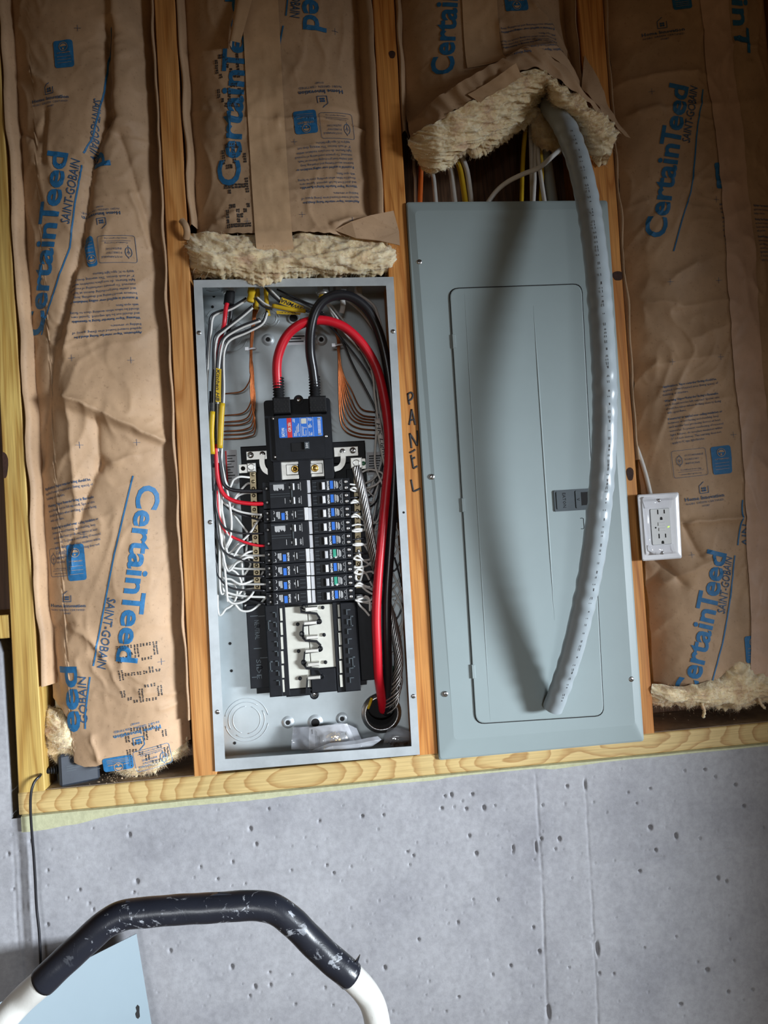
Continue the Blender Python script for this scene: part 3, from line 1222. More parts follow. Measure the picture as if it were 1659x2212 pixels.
def tape(B, root, pts, wpx, seed, m='tape', off=.0022, end=None):
    """paper tape pressed on the facing, centre line in photo pixels, width in metres"""
    c = np.array([at(*p)[[0, 2]] for p in pts])
    s_ = np.concatenate([[0], np.cumsum(np.linalg.norm(np.diff(c, axis=0), axis=1))])
    n = int(s_[-1] / .004)
    t = np.linspace(0, s_[-1], n)
    C = np.stack([np.interp(t, s_, c[:, 0]), np.interp(t, s_, c[:, 1])], 1)
    D = np.gradient(C, axis=0)
    D /= np.linalg.norm(D, axis=1, keepdims=True)
    Nn = np.stack([-D[:, 1], D[:, 0]], 1)
    nu = 15
    V = np.zeros((n, nu, 3))
    for k in range(nu):
        q = (k / (nu - 1) - .5) * wpx
        X = C[:, 0] + Nn[:, 0] * q
        Z = C[:, 1] + Nn[:, 1] * q
        V[:, k, 0] = X
        V[:, k, 2] = Z
        y = B.H(X, Z)
        # the tape bridges small creases
        ker = np.ones(5) / 5
        ys = np.convolve(np.pad(y, 2, 'edge'), ker, 'valid')
        V[:, k, 1] = np.minimum(y, ys) - off - .0006 * np.abs(pn(X * 300, Z * 14, seed)) - (.0009 * (abs(q) < wpx * .13) * (np.abs(pn(X * 200, Z * 3, seed + 1)) < .06))
    if end is not None: end(V)
    idx = np.arange(n * nu).reshape(n, nu)
    fc = np.stack([idx[:-1, :-1], idx[:-1, 1:], idx[1:, 1:], idx[1:, :-1]], 2).reshape(-1, 4).tolist()
    return mesh_obj('paper_tape', V.reshape(-1, 3), fc, M[m], root, True)


def batt_root(name, B, label):
    zc = B.bz.min()
    xm = (B.xl(zc) + B.xr(zc)) / 2
    return empty(name, (xm, .05, zc), label, 'insulation', 'kraft faced insulation batts')


# ---------------- bay between studs A and B
BA = Batt(ST['A'][1], ST['B'][0], 1.665, [(80, 1480), (100, 1515), (125, 1532), (150, 1560), (157, 1650), (180, 1656), (206, 1655), (228, 1645), (262, 1662), (300, 1655), (345, 1640), (405, 1608)],
          .036, .046, 3.2, 1, wr=.0032, inset=(.012, .008),
          creases=[((236, 60), (238, 260), -.022, .010), ((238, 260), (205, 340), -.020, .009), ((205, 340), (178, 520), -.018, .009), ((178, 520), (128, 720), -.014, .010),
                   ((120, 720), (84, 1000), -.010, .012), ((170, 600), (140, 760), .009, .011), ((262, 300), (330, 520), -.008, .008), ((286, 420), (320, 530), .007, .006),
                   ((145, 860), (350, 950), .012, .008), ((140, 860), (210, 880), .006, .006), ((210, 905), (215, 1010), -.009, .008), ((150, 880), (165, 1060), .008, .010),
                   ((215, 1000), (150, 1190), -.012, .011), ((170, 1060), (155, 1230), .006, .008), ((245, 1000), (290, 985), .006, .007), ((110, 1360), (145, 1350), -.010, .010),
                   ((150, 1350), (210, 1390), .006, .008), ((90, 1380), (120, 1500), -.014, .012), ((300, 1490), (385, 1500), .004, .006), ((345, 1530), (395, 1520), .004, .005),
                   ((20, 260), (80, 300), -.008, .008), ((98, 240), (95, 350), -.008, .008), ((60, 150), (130, 210), .006, .009), ((200, 1590), (215, 1640), .006, .006)],
          steps=[((240, -20), (242, 265), .018, .003, .05), ((140, 875), (372, 965), .010, .003, .06)])
rA = batt_root('insulation_batt', BA, 'crumpled kraft faced batt in the leftmost bay behind the black adapter')
v, f = BA.grid()
mesh_obj('paper_facing', v, f, M['kraft'], rA, True)
flange('l', ST['A'][1], .18, 1.665, 3, rA, .020)
flange('r', ST['B'][0], .10, 1.665, 4, rA, .013)
batt_body(rA, ST['A'][1], ST['B'][0], .10, 1.665, 2)
brand(BA, rA, (84, 720), (151, 338), .036, ((152, 488), (177, 352)), [(82, 718), (128, 592), (152, 535), (165, 440), (180, 362)])
brand(BA, rA, (300, 1046), (254, 1427), .036, ((235, 1290), (211, 1443)), [(288, 1028), (248, 1200), (203, 1438)])
brand(BA, rA, (172, 1582), (164, 1440), .034, ((189, 1562), (186, 1460)), [(195, 1462), (184, 1540), (184, 1575)], 'eed', 'GOBAIN', .014)
brand(BA, rA, (199, 328), (204, 364), .030, ((206, 218), (194, 338)), [(240, 60), (226, 200), (203, 300), (183, 335)], 'd', 'SAINT-GOBAIN', .013)
badge(BA, rA, (140, 121), 2)
badge(BA, rA, (164, 1215), 2, .033, .064)
badge(BA, rA, (257, 1647), 184, .052, .024)
badge(BA, rA, (196, 545), 188, .018, .055)
house(BA, rA, (108, 196), 0, .95)
house(BA, rA, (222, 485), 184, .95)
house(BA, rA, (142, 1290), 358, .95)
house(BA, rA, (302, 1603), 188, 1.12, 'ink_blue')
leaf_box(BA, rA, (254, 540), 182, .064, .048)
leaf_box(BA, rA, (124, 1215), 2, .040, .050)
leaf_box(BA, rA, (330, 1636), 188, .06, .036, 'ink_blue')
paragraph(BA, rA, (307, 724), 184, .118, .0078)
paragraph(BA, rA, (86, 1048), 8, .088, .0088)
mb = MB()
for q in ((157, 775), (284, 779), (176, 963), (296, 956), (182, 1154), (348, 1430), (170, 66)): plus(mb, BA, q)
mb.build('printed_registration_marks', M['ink_navy'], rA)
jet_text(BA, rA, 'R19 62', (252, 1392), (278, 1660), .072)
fluff_loft('glass_wool', [[(97, 1520, .05), (130, 1535, .040), (160, 1560, .030), (185, 1600, .030)], [(93, 1545, .035), (125, 1555, .012), (160, 1590, .010), (200, 1640, .02)],
                          [(94, 1590, .03), (122, 1600, .008), (150, 1620, .012), (185, 1650, .025)], [(97, 1630, .05), (118, 1640, .035), (140, 1652, .04), (175, 1665, .05)]], rA, .006, 3, 90, 50)
fluff_loft('glass_wool', [[(235, 1630, .020), (300, 1632, .012), (350, 1620, .012), (404, 1590, .03)], [(238, 1652, .030), (300, 1660, .012), (352, 1640, .012), (405, 1608, .03)],
                          [(240, 1666, .05), (300, 1674, .030), (355, 1652, .030), (406, 1622, .05)]], rA, .005, 9, 120, 22)

# ---------------- bay between studs B and C, above the open panel
BB = Batt(ST['B'][1], ST['C'][0], 1.665, [(395, 492), (430, 505), (500, 512), (560, 514), (640, 512), (700, 514), (760, 518), (820, 520), (870, 522)],
          .034, .044, 4.5, 6, wr=.0028, inset=(.014, .020),
          creases=[((398, 225), (500, 255), .006, .010), ((500, 262), (600, 268), .006, .006), ((606, 262), (800, 272), .010, .007), ((610, 280), (800, 262), -.006, .006),
                   ((606, 330), (680, 318), .005, .006), ((720, 490), (850, 450), .010, .006), ((640, 230), (790, 240), .004, .01), ((470, 480), (510, 465), .006, .005), ((620, 420), (700, 405), .003, .006)],
          lift=lambda x, z: .012 * np.exp(-np.maximum(z - .965, 0) / .03))
rB = batt_root('insulation_batt', BB, 'kraft faced batt cut off above the open panel with a vertical tape strip')
v, f = BB.grid()
mesh_obj('paper_facing', v, f, M['kraft'], rB, True)
flange('l', ST['B'][1], .99, 1.665, 8, rB, .016)
flange('r', ST['C'][0], .95, 1.665, 9, rB, .030, .006)
batt_body(rB, ST['B'][1], ST['C'][0], .92, 1.665, 5)
brand(BB, rB, (517, 405), (535, 0), .040, None, None)
brand(BB, rB, (648, -260), (656, 70), .042, ((632, -60), (627, 45)), [(628, -60), (618, 42)])
brand(BB, rB, (620, 40), (596, 155), .03, ((604, 112), (593, 60)), [(612, 63), (596, 150)], '  ', 'BAIN', .016)
badge(BB, rB, (660, 266), 184, .042, .042)
house(BB, rB, (697, 222), 186, 1.15)
leaf_box(BB, rB, (728, 272), 184, .062, .046)
paragraph(BB, rB, (779, 436), 186, .108, .0078)
mb = MB()
for q in ((724, 66), (636, 308), (653, 470), (761, 480), (535, 483)): plus(mb, BB, q)
mb.build('printed_registration_marks', M['ink_navy'], rB)
jet_text(BB, rB, 'R19 62', (545, 500), (515, 110), .045)


def tape_tail(V):
    # the lower end runs free over the cut wool
    z = V[..., 2]
    k = np.clip((.972 - z) / .05, 0, 1)
    V[..., 1] = V[..., 1] * (1 - k) + (-.031 + .02 * np.clip((.94 - z) / .03, 0, 1)) * k


tape(BB, rB, [(562, -80), (562, 0), (572, 200), (584, 400), (592, 515), (598, 577)], .066, 3, 'tape', .0022, tape_tail)
# loose curled end of an upper tape
mb = MB()
pts = []
nu, nv = 14, 30
for j in range(nv):
    t = j / (nv - 1)
    a, b = at(503 - 20 * t, -30 + 128 * t, -.018), at(553 - 32 * t, -30 + 136 * t, -.018)
    for i in range(nu):
        u = i / (nu - 1)
        p = a + (b - a) * u
        cur = max(0, (.45 - u) / .45)
        p = p + np.array([.010 * cur * cur * (.4 + t), -.002 - .016 * t * math.sin(min(1, u * 1.5) * math.pi * .5 + .2) + .012 * cur * cur, 0])
        pts.append(p)
fc = [(j * nu + i, j * nu + i + 1, (j + 1) * nu + i + 1, (j + 1) * nu + i) for j in range(nv - 1) for i in range(nu - 1)]
mesh_obj('curled_tape_end', pts, fc, M['tape'], rB, True)
fluff_loft('glass_wool', [[(398, 500, .03), (430, 505, .002), (560, 510, -.008), (700, 510, -.008), (820, 515, -.004), (858, 520, .03)],
                          [(394, 530, .01), (430, 540, -.022), (560, 545, -.028), (700, 545, -.028), (820, 548, -.020), (862, 545, .01)],
                          [(404, 565, .01), (440, 570, -.020), (560, 580, -.026), (700, 575, -.026), (820, 572, -.018), (858, 572, .01)],
                          [(414, 600, .05), (450, 598, .02), (560, 612, -.004), (640, 602, .01), (700, 598, .02), (820, 592, .02), (850, 590, .05)]], rB, .0065, 21, 220, 60)
# torn strip of facing folded down at the right corner, curl at the left corner
mb = MB()
L = [(722, 497), (760, 478), (800, 465), (850, 455), (862, 500), (864, 530), (820, 520), (770, 515)]
W_ = [atv(p[0], p[1], -.022 - .006 * math.sin(i)) for i, p in enumerate(L)]
mb.add([tuple(q) for q in W_] + [tuple(q + Vector((0, .0012, 0))) for q in W_], [tuple(reversed(range(8))), tuple(range(8, 16))])
mb.build('torn_paper_flap', M['kraft'], rB)
mb = MB()
mb.tube(pxl([(392, 476, -.012), (400, 486, -.018), (404, 500, -.016), (402, 516, -.006)], 6), .006, 10, False, True, None, .6)
mb.build('torn_paper_flap', M['kraft'], rB)

# ---------------- bay between studs C and D, torn end above the grey cover


def lift_c(x, z):
    c = at(1180, 140)
    arc = np.interp(x, [at(890, 270)[0], at(1000, 205)[0], at(1120, 140)[0], at(1180, 130)[0], at(1260, 190)[0], at(1330, 270)[0]],
                    [at(890, 270)[2], at(1000, 205)[2], at(1120, 140)[2], at(1180, 130)[2], at(1260, 190)[2], at(1330, 270)[2]])
    return .045 * np.exp(-np.maximum(z - arc, 0) / .030)


BC = Batt(ST['C'][1], ST['D'][0], 1.665, [(870, 290), (892, 275), (930, 248), (1000, 208), (1060, 172), (1110, 142), (1150, 148), (1200, 172), (1240, 205), (1290, 235), (1330, 270)],
          .036, .046, 4.0, 12, wr=.0018, inset=(.012, .012), lift=lift_c,
          creases=[((1150, 20), (1240, 110), .006, .010), ((1075, 60), (1080, 130), .006, .006), ((1150, 110), (1220, 150), .006, .006)])
rC = batt_root('insulation_batt', BC, 'torn kraft faced batt lifted over the conduit above the grey cover')
v, f = BC.grid()
BC_EDGE = v[-int((BC.xr(.5) - BC.xl(.5)) / .0032):]
mesh_obj('paper_facing', v, f, M['kraft'], rC, True)
flange('l', ST['C'][1], 1.16, 1.665, 13, rC, .018)
flange('r', ST['D'][0], 1.20, 1.665, 14, rC, .016)
batt_body(rC, ST['C'][1], ST['D'][0], 1.33, 1.665, 15)
brand(BC, rC, (975, 172), (996, -140), .040)
badge(BC, rC, (1111, 8), 183, .044, .044)
paragraph(BC, rC, (1212, 142), 188, .118, .0078, 'ink_navy', 11)
tape(BC, rC, [(1030, -80), (1032, 0), (1036, 90), (1040, 168)], .067, 8)
# crumpled fold of facing along the tear
mesh_rows = [[(888, 268, -.03), (935, 240, -.048), (1000, 204, -.052), (1060, 170, -.055), (1112, 140, -.058), (1150, 128, -.058), (1200, 150, -.05), (1262, 200, -.04), (1310, 236, -.03), (1344, 280, -.02)],
             [(886, 300, -.025), (940, 266, -.056), (1005, 226, -.064), (1068, 190, -.066), (1125, 152, -.068), (1172, 150, -.066), (1215, 180, -.058), (1275, 228, -.048), (1318, 262, -.036), (1350, 300, -.024)]]


def paper_loft(name, rows, root, amp, seed, m='kraft', nu=120, nv=16):
    R_ = []
    for row in rows:
        pts = np.array(row) if isinstance(row, np.ndarray) else np.array(spline([at(*p) for p in row], 12))
        d = np.concatenate([[0], np.cumsum(np.linalg.norm(np.diff(pts, axis=0), axis=1))])
        t = np.linspace(0, d[-1], nu)
        R_.append(np.stack([np.interp(t, d, pts[:, k]) for k in range(3)], 1))
    R_ = np.array(R_)
    P = np.zeros((nv, nu, 3))
    for i in range(nu):
        c = np.array(spline([R_[k, i] for k in range(len(R_))], 8))
        d = np.concatenate([[0], np.cumsum(np.linalg.norm(np.diff(c, axis=0), axis=1))])
        t = np.linspace(0, d[-1], nv)
        P[:, i] = np.stack([np.interp(t, d, c[:, k]) for k in range(3)], 1)
    P[..., 1] -= amp * (1 - np.abs(pn(P[..., 0] * 26 + P[..., 2] * 11, P[..., 2] * 24, seed)) * 2.4)
    P[-1, :, 2] += .004 * pn(P[-1, :, 0] * 70, P[-1, :, 0] * 0, seed + 1)
    idx = np.arange(nu * nv).reshape(nv, nu)
    fc = np.stack([idx[:-1, :-1], idx[1:, :-1], idx[1:, 1:], idx[:-1, 1:]], 2).reshape(-1, 4).tolist()
    return mesh_obj(name, P.reshape(-1, 3), fc, M[m], root, True)


paper_loft('torn_paper_edge', [BC_EDGE + np.array([0, .0008, .002])] + mesh_rows[1:], rC, .004, 5)
paper_loft('torn_paper_edge', [[(1010, 205, -.066), (1060, 175, -.070), (1115, 136, -.072)], [(1038, 222, -.071), (1080, 196, -.075), (1128, 168, -.076)]], rC, .0015, 9, 'tape', 30, 10)
fluff_loft('glass_wool', [[(884, 296, -.02), (940, 264, -.052), (1005, 228, -.060), (1068, 192, -.062), (1125, 155, -.064), (1172, 150, -.062)],
                          [(886, 320, -.012), (945, 292, -.050), (1010, 250, -.058), (1072, 212, -.058), (1132, 180, -.060), (1182, 168, -.058)],
                          [(893, 340, -.005), (948, 322, -.038), (1015, 282, -.046), (1080, 238, -.040), (1140, 200, -.045), (1184, 178, -.048)],
                          [(905, 352, .01), (948, 352, -.020), (1020, 312, -.022), (1085, 275, -.010), (1140, 225, -.01), (1180, 186, -.02)],
                          [(920, 366, .03), (950, 372, .002), (1000, 332, .015), (1050, 330, .02), (1140, 270, .03), (1178, 196, .02)]], rC, .007, 31, 200, 90)
fluff_loft('glass_wool', [[(1172, 150, -.062), (1218, 182, -.056), (1276, 232, -.046), (1318, 262, -.036), (1334, 290, -.03)],
                          [(1176, 166, -.060), (1214, 206, -.060), (1262, 250, -.052), (1300, 282, -.046), (1328, 310, -.04)],
                          [(1180, 178, -.045), (1208, 222, -.044), (1248, 262, -.036), (1284, 318, -.034), (1318, 336, -.03)],
                          [(1180, 186, -.02), (1206, 236, -.01), (1250, 282, -.006), (1284, 344, -.004), (1312, 350, -.004)]], rC, .008, 41, 130, 60)
fluff_loft('glass_wool', [[(1150, 225, .03), (1180, 250, .03), (1200, 290, .03)], [(1148, 270, .035), (1178, 300, .03), (1210, 318, .03)], [(1150, 300, .05), (1180, 326, .04), (1212, 328, .045)]], rC, .005, 51, 50, 30)
# ragged paper corner at the right stud
paper_loft('torn_paper_edge', [[(1262, 120, .0), (1296, 180, -.006), (1320, 240, -.010), (1352, 288, -.014)], [(1256, 190, -.012), (1288, 225, -.024), (1316, 270, -.026), (1362, 300, -.02)]], rC, .003, 15, 'kraft', 40, 10)

# ---------------- bay right of stud D
BD = Batt(ST['D'][1], ST['E'][0], 1.665, [(1405, 1485), (1450, 1486), (1500, 1488), (1540, 1475), (1590, 1430), (1620, 1440), (1660, 1478), (1740, 1480)],
          .036, .040, 4.0, 17, wr=.0034, inset=(.022, .010),
          creases=[((1330, 170), (1500, 160), .008, .009), ((1360, 240), (1420, 230), .006, .008), ((1380, 240), (1550, 228), .005, .008), ((1500, 390), (1590, 400), .004, .01),
                   ((1360, 440), (1400, 430), .004, .006), ((1440, 610), (1500, 570), .006, .008), ((1400, 650), (1460, 655), .006, .008), ((1500, 730), (1580, 700), .006, .010),
                   ((1410, 790), (1540, 770), .006, .01), ((1375, 830), (1420, 780), .007, .009), ((1475, 1130), (1600, 1120), .010, .008), ((1475, 1130), (1515, 1200), -.010, .008),
                   ((1430, 1210), (1480, 1260), -.010, .010), ((1440, 1260), (1540, 1210), .006, .008), ((1400, 1290), (1440, 1230), -.006, .008), ((1470, 890), (1560, 860), .003, .008)])
rD = batt_root('insulation_batt', BD, 'brown kraft faced batt with two vertical tape lines behind the outlet')
v, f = BD.grid()
mesh_obj('paper_facing', v, f, M['kraft'], rD, True)
flange('l', ST['D'][1], .52, 1.665, 18, rD, .020)
batt_body(rD, lambda z: ST['D'][1](z) + .02, ST['E'][0], .06, 1.665, 19)
brand(BD, rD, (1438, 513), (1485, 190), .038, ((1489, 310), (1506, 190)), [(1456, 542), (1490, 420), (1505, 280), (1517, 195)])
brand(BD, rD, (1503, 1516), (1570, 1196), .038, ((1564, 1326), (1585, 1204)), [(1538, 1476), (1560, 1390), (1578, 1280), (1590, 1200)])
brand(BD, rD, (1577, -40), (1588, 112), .034, None, None, 'ainT')
brand(BD, rD, (1655, 1000), (1650, 1330), .030, ((1621, 1182), (1619, 1132)), [(1604, 1080), (1596, 1178)], 'Certain', 'AIN', .015)
badge(BD, rD, (1557, 994), 3, .038, .054)
badge(BD, rD, (1472, 2), 2, .036, .036)
badge(BD, rD, (1566, 381), 2, .044, .052)
badge(BD, rD, (1628, 1402), 2, .034, .052)
house(BD, rD, (1432, 47), 2, 1.1)
house(BD, rD, (1520, 1054), 4, 1.1)
leaf_box(BD, rD, (1491, 1000), 3, .066, .052)
paragraph(BD, rD, (1434, 828), 5, .106, .0078)
paragraph(BD, rD, (1628, 436), 3, .06, .0078)
paragraph(BD, rD, (1552, 436), 3, .030, .0078)
mb = MB()
for q in ((1446, 610), (1552, 606), (1452, 782), (1554, 772), (1580, 940), (1497, 1199), (1545, 433), (1410, 195), (1617, 1451)): plus(mb, BD, q)
mb.build('printed_registration_marks', M['ink_navy'], rD)
tape(BD, rD, [(1535, -80), (1536, 0), (1553, 160), (1572, 280), (1590, 480), (1606, 740), (1622, 900), (1632, 1010), (1640, 1120), (1648, 1300), (1652, 1478)], .060, 12, 'tape_pink')
fluff_loft('glass_wool', [[(1408, 1478, .006), (1450, 1480, .0), (1500, 1482, -.002), (1545, 1468, .0), (1590, 1425, .004), (1625, 1440, .002), (1700, 1478, .0)],
                          [(1406, 1492, .0), (1450, 1494, -.012), (1510, 1496, -.014), (1560, 1486, -.014), (1595, 1470, -.012), (1630, 1482, -.012), (1700, 1490, -.01)],
                          [(1407, 1508, .01), (1450, 1512, -.002), (1510, 1516, -.006), (1570, 1518, -.008), (1600, 1518, -.006), (1630, 1505, .0), (1700, 1506, .0)],
                          [(1408, 1518, .05), (1450, 1522, .04), (1510, 1524, .03), (1570, 1528, .03), (1600, 1530, .03), (1635, 1518, .04), (1700, 1516, .04)]], rD, .0055, 61, 170, 46)
mb = MB()
mb.tube(pxl([(1517, 1505, .0), (1516, 1520, -.002), (1521, 1535, .0), (1519, 1550, .004)], 5), .003, 7, True, True, lambda L, a: 1 + .4 * math.sin(L * 900 + a * 3))
mb.build('hanging_wool_tuft', M['fluff'], rD)
mb = MB()
mb.tube(pxl([(1638, 1505, .0), (1642, 1518, .002), (1652, 1530, .006)], 5), .003, 7, True, True, lambda L, a: 1 + .4 * math.sin(L * 900 + a * 3))
mb.build('hanging_wool_tuft', M['fluff'], rD)

# ================================================================== open electrical panel


def pr(x0, y0, x1, y1, yf):
    """photo rectangle at depth yf -> world x0, x1, z0 (low), z1 (high)"""
    xm, ym = (x0 + x1) / 2, (y0 + y1) / 2
    return at(x0, ym, yf)[0], at(x1, ym, yf)[0], at(xm, y1, yf)[2], at(xm, y0, yf)[2]


def pbox(mb, x0, y0, x1, y1, yf, yb, c=0.0):
    a, b, z0, z1 = pr(x0, y0, x1, y1, yf)
    return mb.box(a, b, yf, yb, z0, z1, c)


def ppart(name, m, root, x0, y0, x1, y1, yf, yb, c=0.0, label=None):
    mb = MB()
    pbox(mb, x0, y0, x1, y1, yf, yb, c)
    return mb.build(name, M[m], root, label)


def screw(root, px, py, y, r=.0042, m='steel', name='screw', slot=True, n=14):
    p = at(px, py, y)
    mb = MB()
    mb.disc((p[0], p[2]), r, y - r * .45, y + .002, n, r * .3)
    o = mb.build(name, M[m], root)
    if slot:
        mb = MB()
        a = (px * 7.3 + py) % 3.1
        d = np.array([math.cos(a), math.sin(a)]) * r * .62
        nrm = np.array([-d[1], d[0]]) * .22
        q = [(p[0] + d[0] * s1 + nrm[0] * s2, p[2] + d[1] * s1 + nrm[1] * s2) for s1, s2 in ((-1, -1), (1, -1), (1, 1), (-1, 1))]
        mb.prism(q, y - r * .47, y)
        mb.build('slot', M['hole'], o if root.parent is None else root)
    return o


YF = -.004      # flange face
YB = .088       # back of the box
rP = empty('electrical_panel', (at(690, 1650, 0)[0], .04, at(690, 1650, 0)[2]), 'open galvanised breaker box recessed between two studs', 'electrical panel')
co = {'tl': (418, 605), 'tr': (850, 598), 'br': (907, 1630), 'bl': (465, 1667)}
ci = {'tl': (437, 621), 'tr': (834, 617), 'br': (889, 1612), 'bl': (486, 1640)}


def sh(p, dy):
    return (p[0], p[1] + dy, p[2])


O_ = {k: tuple(at(*v, YF)) for k, v in co.items()}
I_ = {k: tuple(at(*v, YF)) for k, v in ci.items()}
for (a, b, nm) in (('bl', 'tl', 'side_flange'), ('tl', 'tr', 'top_flange'), ('tr', 'br', 'side_flange'), ('br', 'bl', 'bottom_flange')):
    mb = MB()
    mb.hexa([I_[a], I_[b], O_[b], O_[a]], [sh(I_[a], .0022), sh(I_[b], .0022), sh(O_[b], .0022), sh(O_[a], .0022)])
    fo = mb.build(nm, M['galv_edge'], rP)
    bm = bmesh.new(); bm.from_mesh(fo.data); bmesh.ops.recalc_face_normals(bm, faces=bm.faces[:]); bm.to_mesh(fo.data); bm.free()
# enclosure: side walls and back as one folded sheet
C4 = [O_['bl'], O_['br'], O_['tr'], O_['tl']]
ins = .0012
cx = np.mean([p[0] for p in C4])
cz = np.mean([p[2] for p in C4])
W4 = [(p[0] + (ins if p[0] < cx else -ins), YF + .002, p[2] + (ins if p[2] < cz else -ins)) for p in C4]
V = W4 + [(p[0], YB, p[2]) for p in W4] + [(p[0], YB + .0015, p[2]) for p in C4] + [(p[0], YF + .002, p[2]) for p in C4]
Fc = [(4, 5, 6, 7)]
for i in range(4):
    j = (i + 1) % 4
    Fc += [(i, j, 4 + j, 4 + i), (12 + j, 12 + i, 8 + i, 8 + j)]
Fc.append((11, 10, 9, 8))
enc = mesh_obj('enclosure', V, Fc, M['galv'], rP)
bm = bmesh.new(); bm.from_mesh(enc.data); bmesh.ops.recalc_face_normals(bm, faces=bm.faces[:]); bm.to_mesh(enc.data); bm.free()
# back panel fittings
for (px, py, r) in ((579, 734, .0105), (694, 734, .0105), (622, 1560, .0105), (681, 1560, .013), (739, 1552, .0105)):
    p = at(px, py, YB)
    mb = MB()
    mb.lathe((p[0], p[2]), [(r * 1.15, YB), (r * .95, YB - .002), (r * .72, YB - .004), (r * .52, YB - .0042), (r * .40, YB - .0036)], 22)
    o = mb.build('mounting_boss', M['galv_edge'], rP)
    mb = MB(); mb.disc((p[0], p[2]), r * (.40 if r < .012 else .62), YB - .0044, YB - .001, 16)
    mb.build('screw_hole', M['hole'], o)
p = at(634, 688, YB)
mb = MB()
mb.lathe((p[0], p[2]), [(.0120, YB), (.0105, YB - .003), (.0085, YB - .0034), (.0075, YB - .003)], 22)
o = mb.build('keyhole_boss', M['galv_edge'], rP)
mb = MB(); mb.disc((p[0], p[2]), .0076, YB - .0038, YB - .001, 18)
q = at(634, 678, YB)
mb.box(q[0] - .0035, q[0] + .0035, YB - .0036, YB - .001, q[2] - .004, q[2] + .006)
mb.build('keyhole', M['hole'], o)


def rings(px, py, radii, y=YB):
    p = at(px, py, y)
    for k, r in enumerate(radii):
        mb = MB()
        for (a0, a1) in ((.15, 2.9), (3.35, 6.05)):
            mb.tube([(p[0] + r * math.cos(t + k * .7), y - .0004, p[2] + r * math.sin(t + k * .7)) for t in np.linspace(a0, a1, 20)], .0008, 5)
        o = mb.build('knockout_ring', M['galv_edge'], rP)


rings(533, 1555, (.041, .034, .026))
rings(500, 726, (.030, .020))
rings(470, 690, (.020,))
rings(585, 688, (.016, .011))
for (px, py) in ((497, 1390), (500, 1449), (507, 1605), (459, 663), (462, 640), (855, 1366), (858, 1423)):
    p = at(px, py, YB)
    mb = MB(); mb.disc((p[0], p[2]), .0028, YB - .0008, YB - .0001, 12)
    mb.build('screw_hole', M['hole'], rP)
for (px, py) in ((430, 719), (849, 716), (454, 1128), (893, 1504), (470, 1538)):
    screw(rP, px, py, YF, .0042)
p = at(872, 1107, YF)
mb = MB(); mb.disc((p[0], p[2]), .0022, YF - .0004, YF + .001, 10)
mb.build('screw_hole', M['hole'], rP)
mb = MB(); p = at(846, 1449, YB); mb.disc((p[0], p[2]), .010, YB - .0006, YB - .0001, 16)
mb.build('grounding_hole', M['green_led'], rP, 'small dark green knockout')
# stickers on the back panel
for (x0, y0, x1, y1, lines, red) in ((611, 722, 662, 745, 3, 0), (487, 972, 513, 1045, 9, 1), (793, 976, 832, 1026, 7, 0), (800, 1028, 838, 1062, 0, 0)):
    s_ = ppart('sticker', 'sticker', rP, x0, y0, x1, y1, YB - .0008, YB - .0001)
    mb = MB()
    for k in range(lines):
        yy = y0 + (y1 - y0) * (.16 + .75 * k / max(1, lines))
        a = at(x0 + 4, yy, YB - .0010); b = at(x1 - 4 - (k * 7) % 12, yy + 1.4, YB - .0010)
        mb.box(a[0], b[0], YB - .0011, YB - .0008, min(a[2], b[2]), max(a[2], b[2]))
    if lines: mb.build('sticker_print', M['ink_black'], s_)
    if red:
        mb = MB(); pbox(mb, x0 + 1, y0 + 2, x0 + 4, y1 - 2, YB - .0012, YB - .0008)
        mb.build('sticker_stripe', M['red_label'], s_)
    if lines == 0:
        p = at(818, 1037, YB - .001); mb = MB()
        mb.prism([(p[0] + (.0095 if k % 2 else .0082) * math.cos(k * math.pi / 16), p[2] + (.0095 if k % 2 else .0082) * math.sin(k * math.pi / 16)) for k in range(32)], YB - .0012, YB - .0008)
        mb.build('sticker_seal', M['ink_black'], s_)
        mb = MB(); flat_text(mb, '10', (p[0] - .002, p[2] - .002), (1, 0), .004, YB - .0014, .02, 0, None, 1, 'c'); mb.build('sticker_print', M['label_white'], s_)
# conduit locknuts on the inner top wall
for (px, m_) in ((494, 'steel'), (697, 'steel'), (736, 'steel')):
    z = at(px, 618, .045)[2]
    x = at(px, 625, .045)[0]
    mb = MB()
    mb.tube([(x, .045, z), (x, .045, z - .012)], .014, 8, True, False)
    lk = mb.build('locknut', M['steel'], rP)
    mb = MB()
    mb.tube([(x, .045, z - .012), (x, .045, z - .017)], .0105, 16, True, True)
    mb.build('bushing', M['tin'], lk)
for (px, r) in ((460, .013), (650, .022), (790, .013), (820, .010)):
    x = at(px, 622, .05)[0]; z = I_['tl'][2] - .0006
    zt = W4[3][2] - .0008
    mb = MB()
    for (a0, a1) in ((.15, 2.9), (3.35, 6.05)):
        mb.tube([(x + r * math.cos(t), .046 + r * math.sin(t), zt) for t in np.linspace(a0, a1, 16)], .0008, 5)
    mb.build('knockout_ring', M['galv_edge'], rP)
# hole and bushing where the service cables leave
p = at(824, 1540, YB)
mb = MB()
mb.lathe((p[0], p[2]), [(.0395, YB), (.038, YB - .003), (.0345, YB - .004), (.033, YB - .006), (.030, YB - .006), (.029, YB - .001)], 32)
hb = mb.build('service_bushing', M['alu'], rP)
mb = MB(); mb.disc((p[0], p[2]), .0335, YB - .003, YB - .0005, 32)
mb.build('service_hole', M['hole'], hb)

# ---- interior: base pan, bus, neutral bars --------------------------------------------------
rI = empty('panel_interior', (at(670, 1500, .06)[0], .07, at(670, 1500, .06)[2]), 'black plastic bus assembly with ivory insulator plates inside the open panel', 'bus assembly')
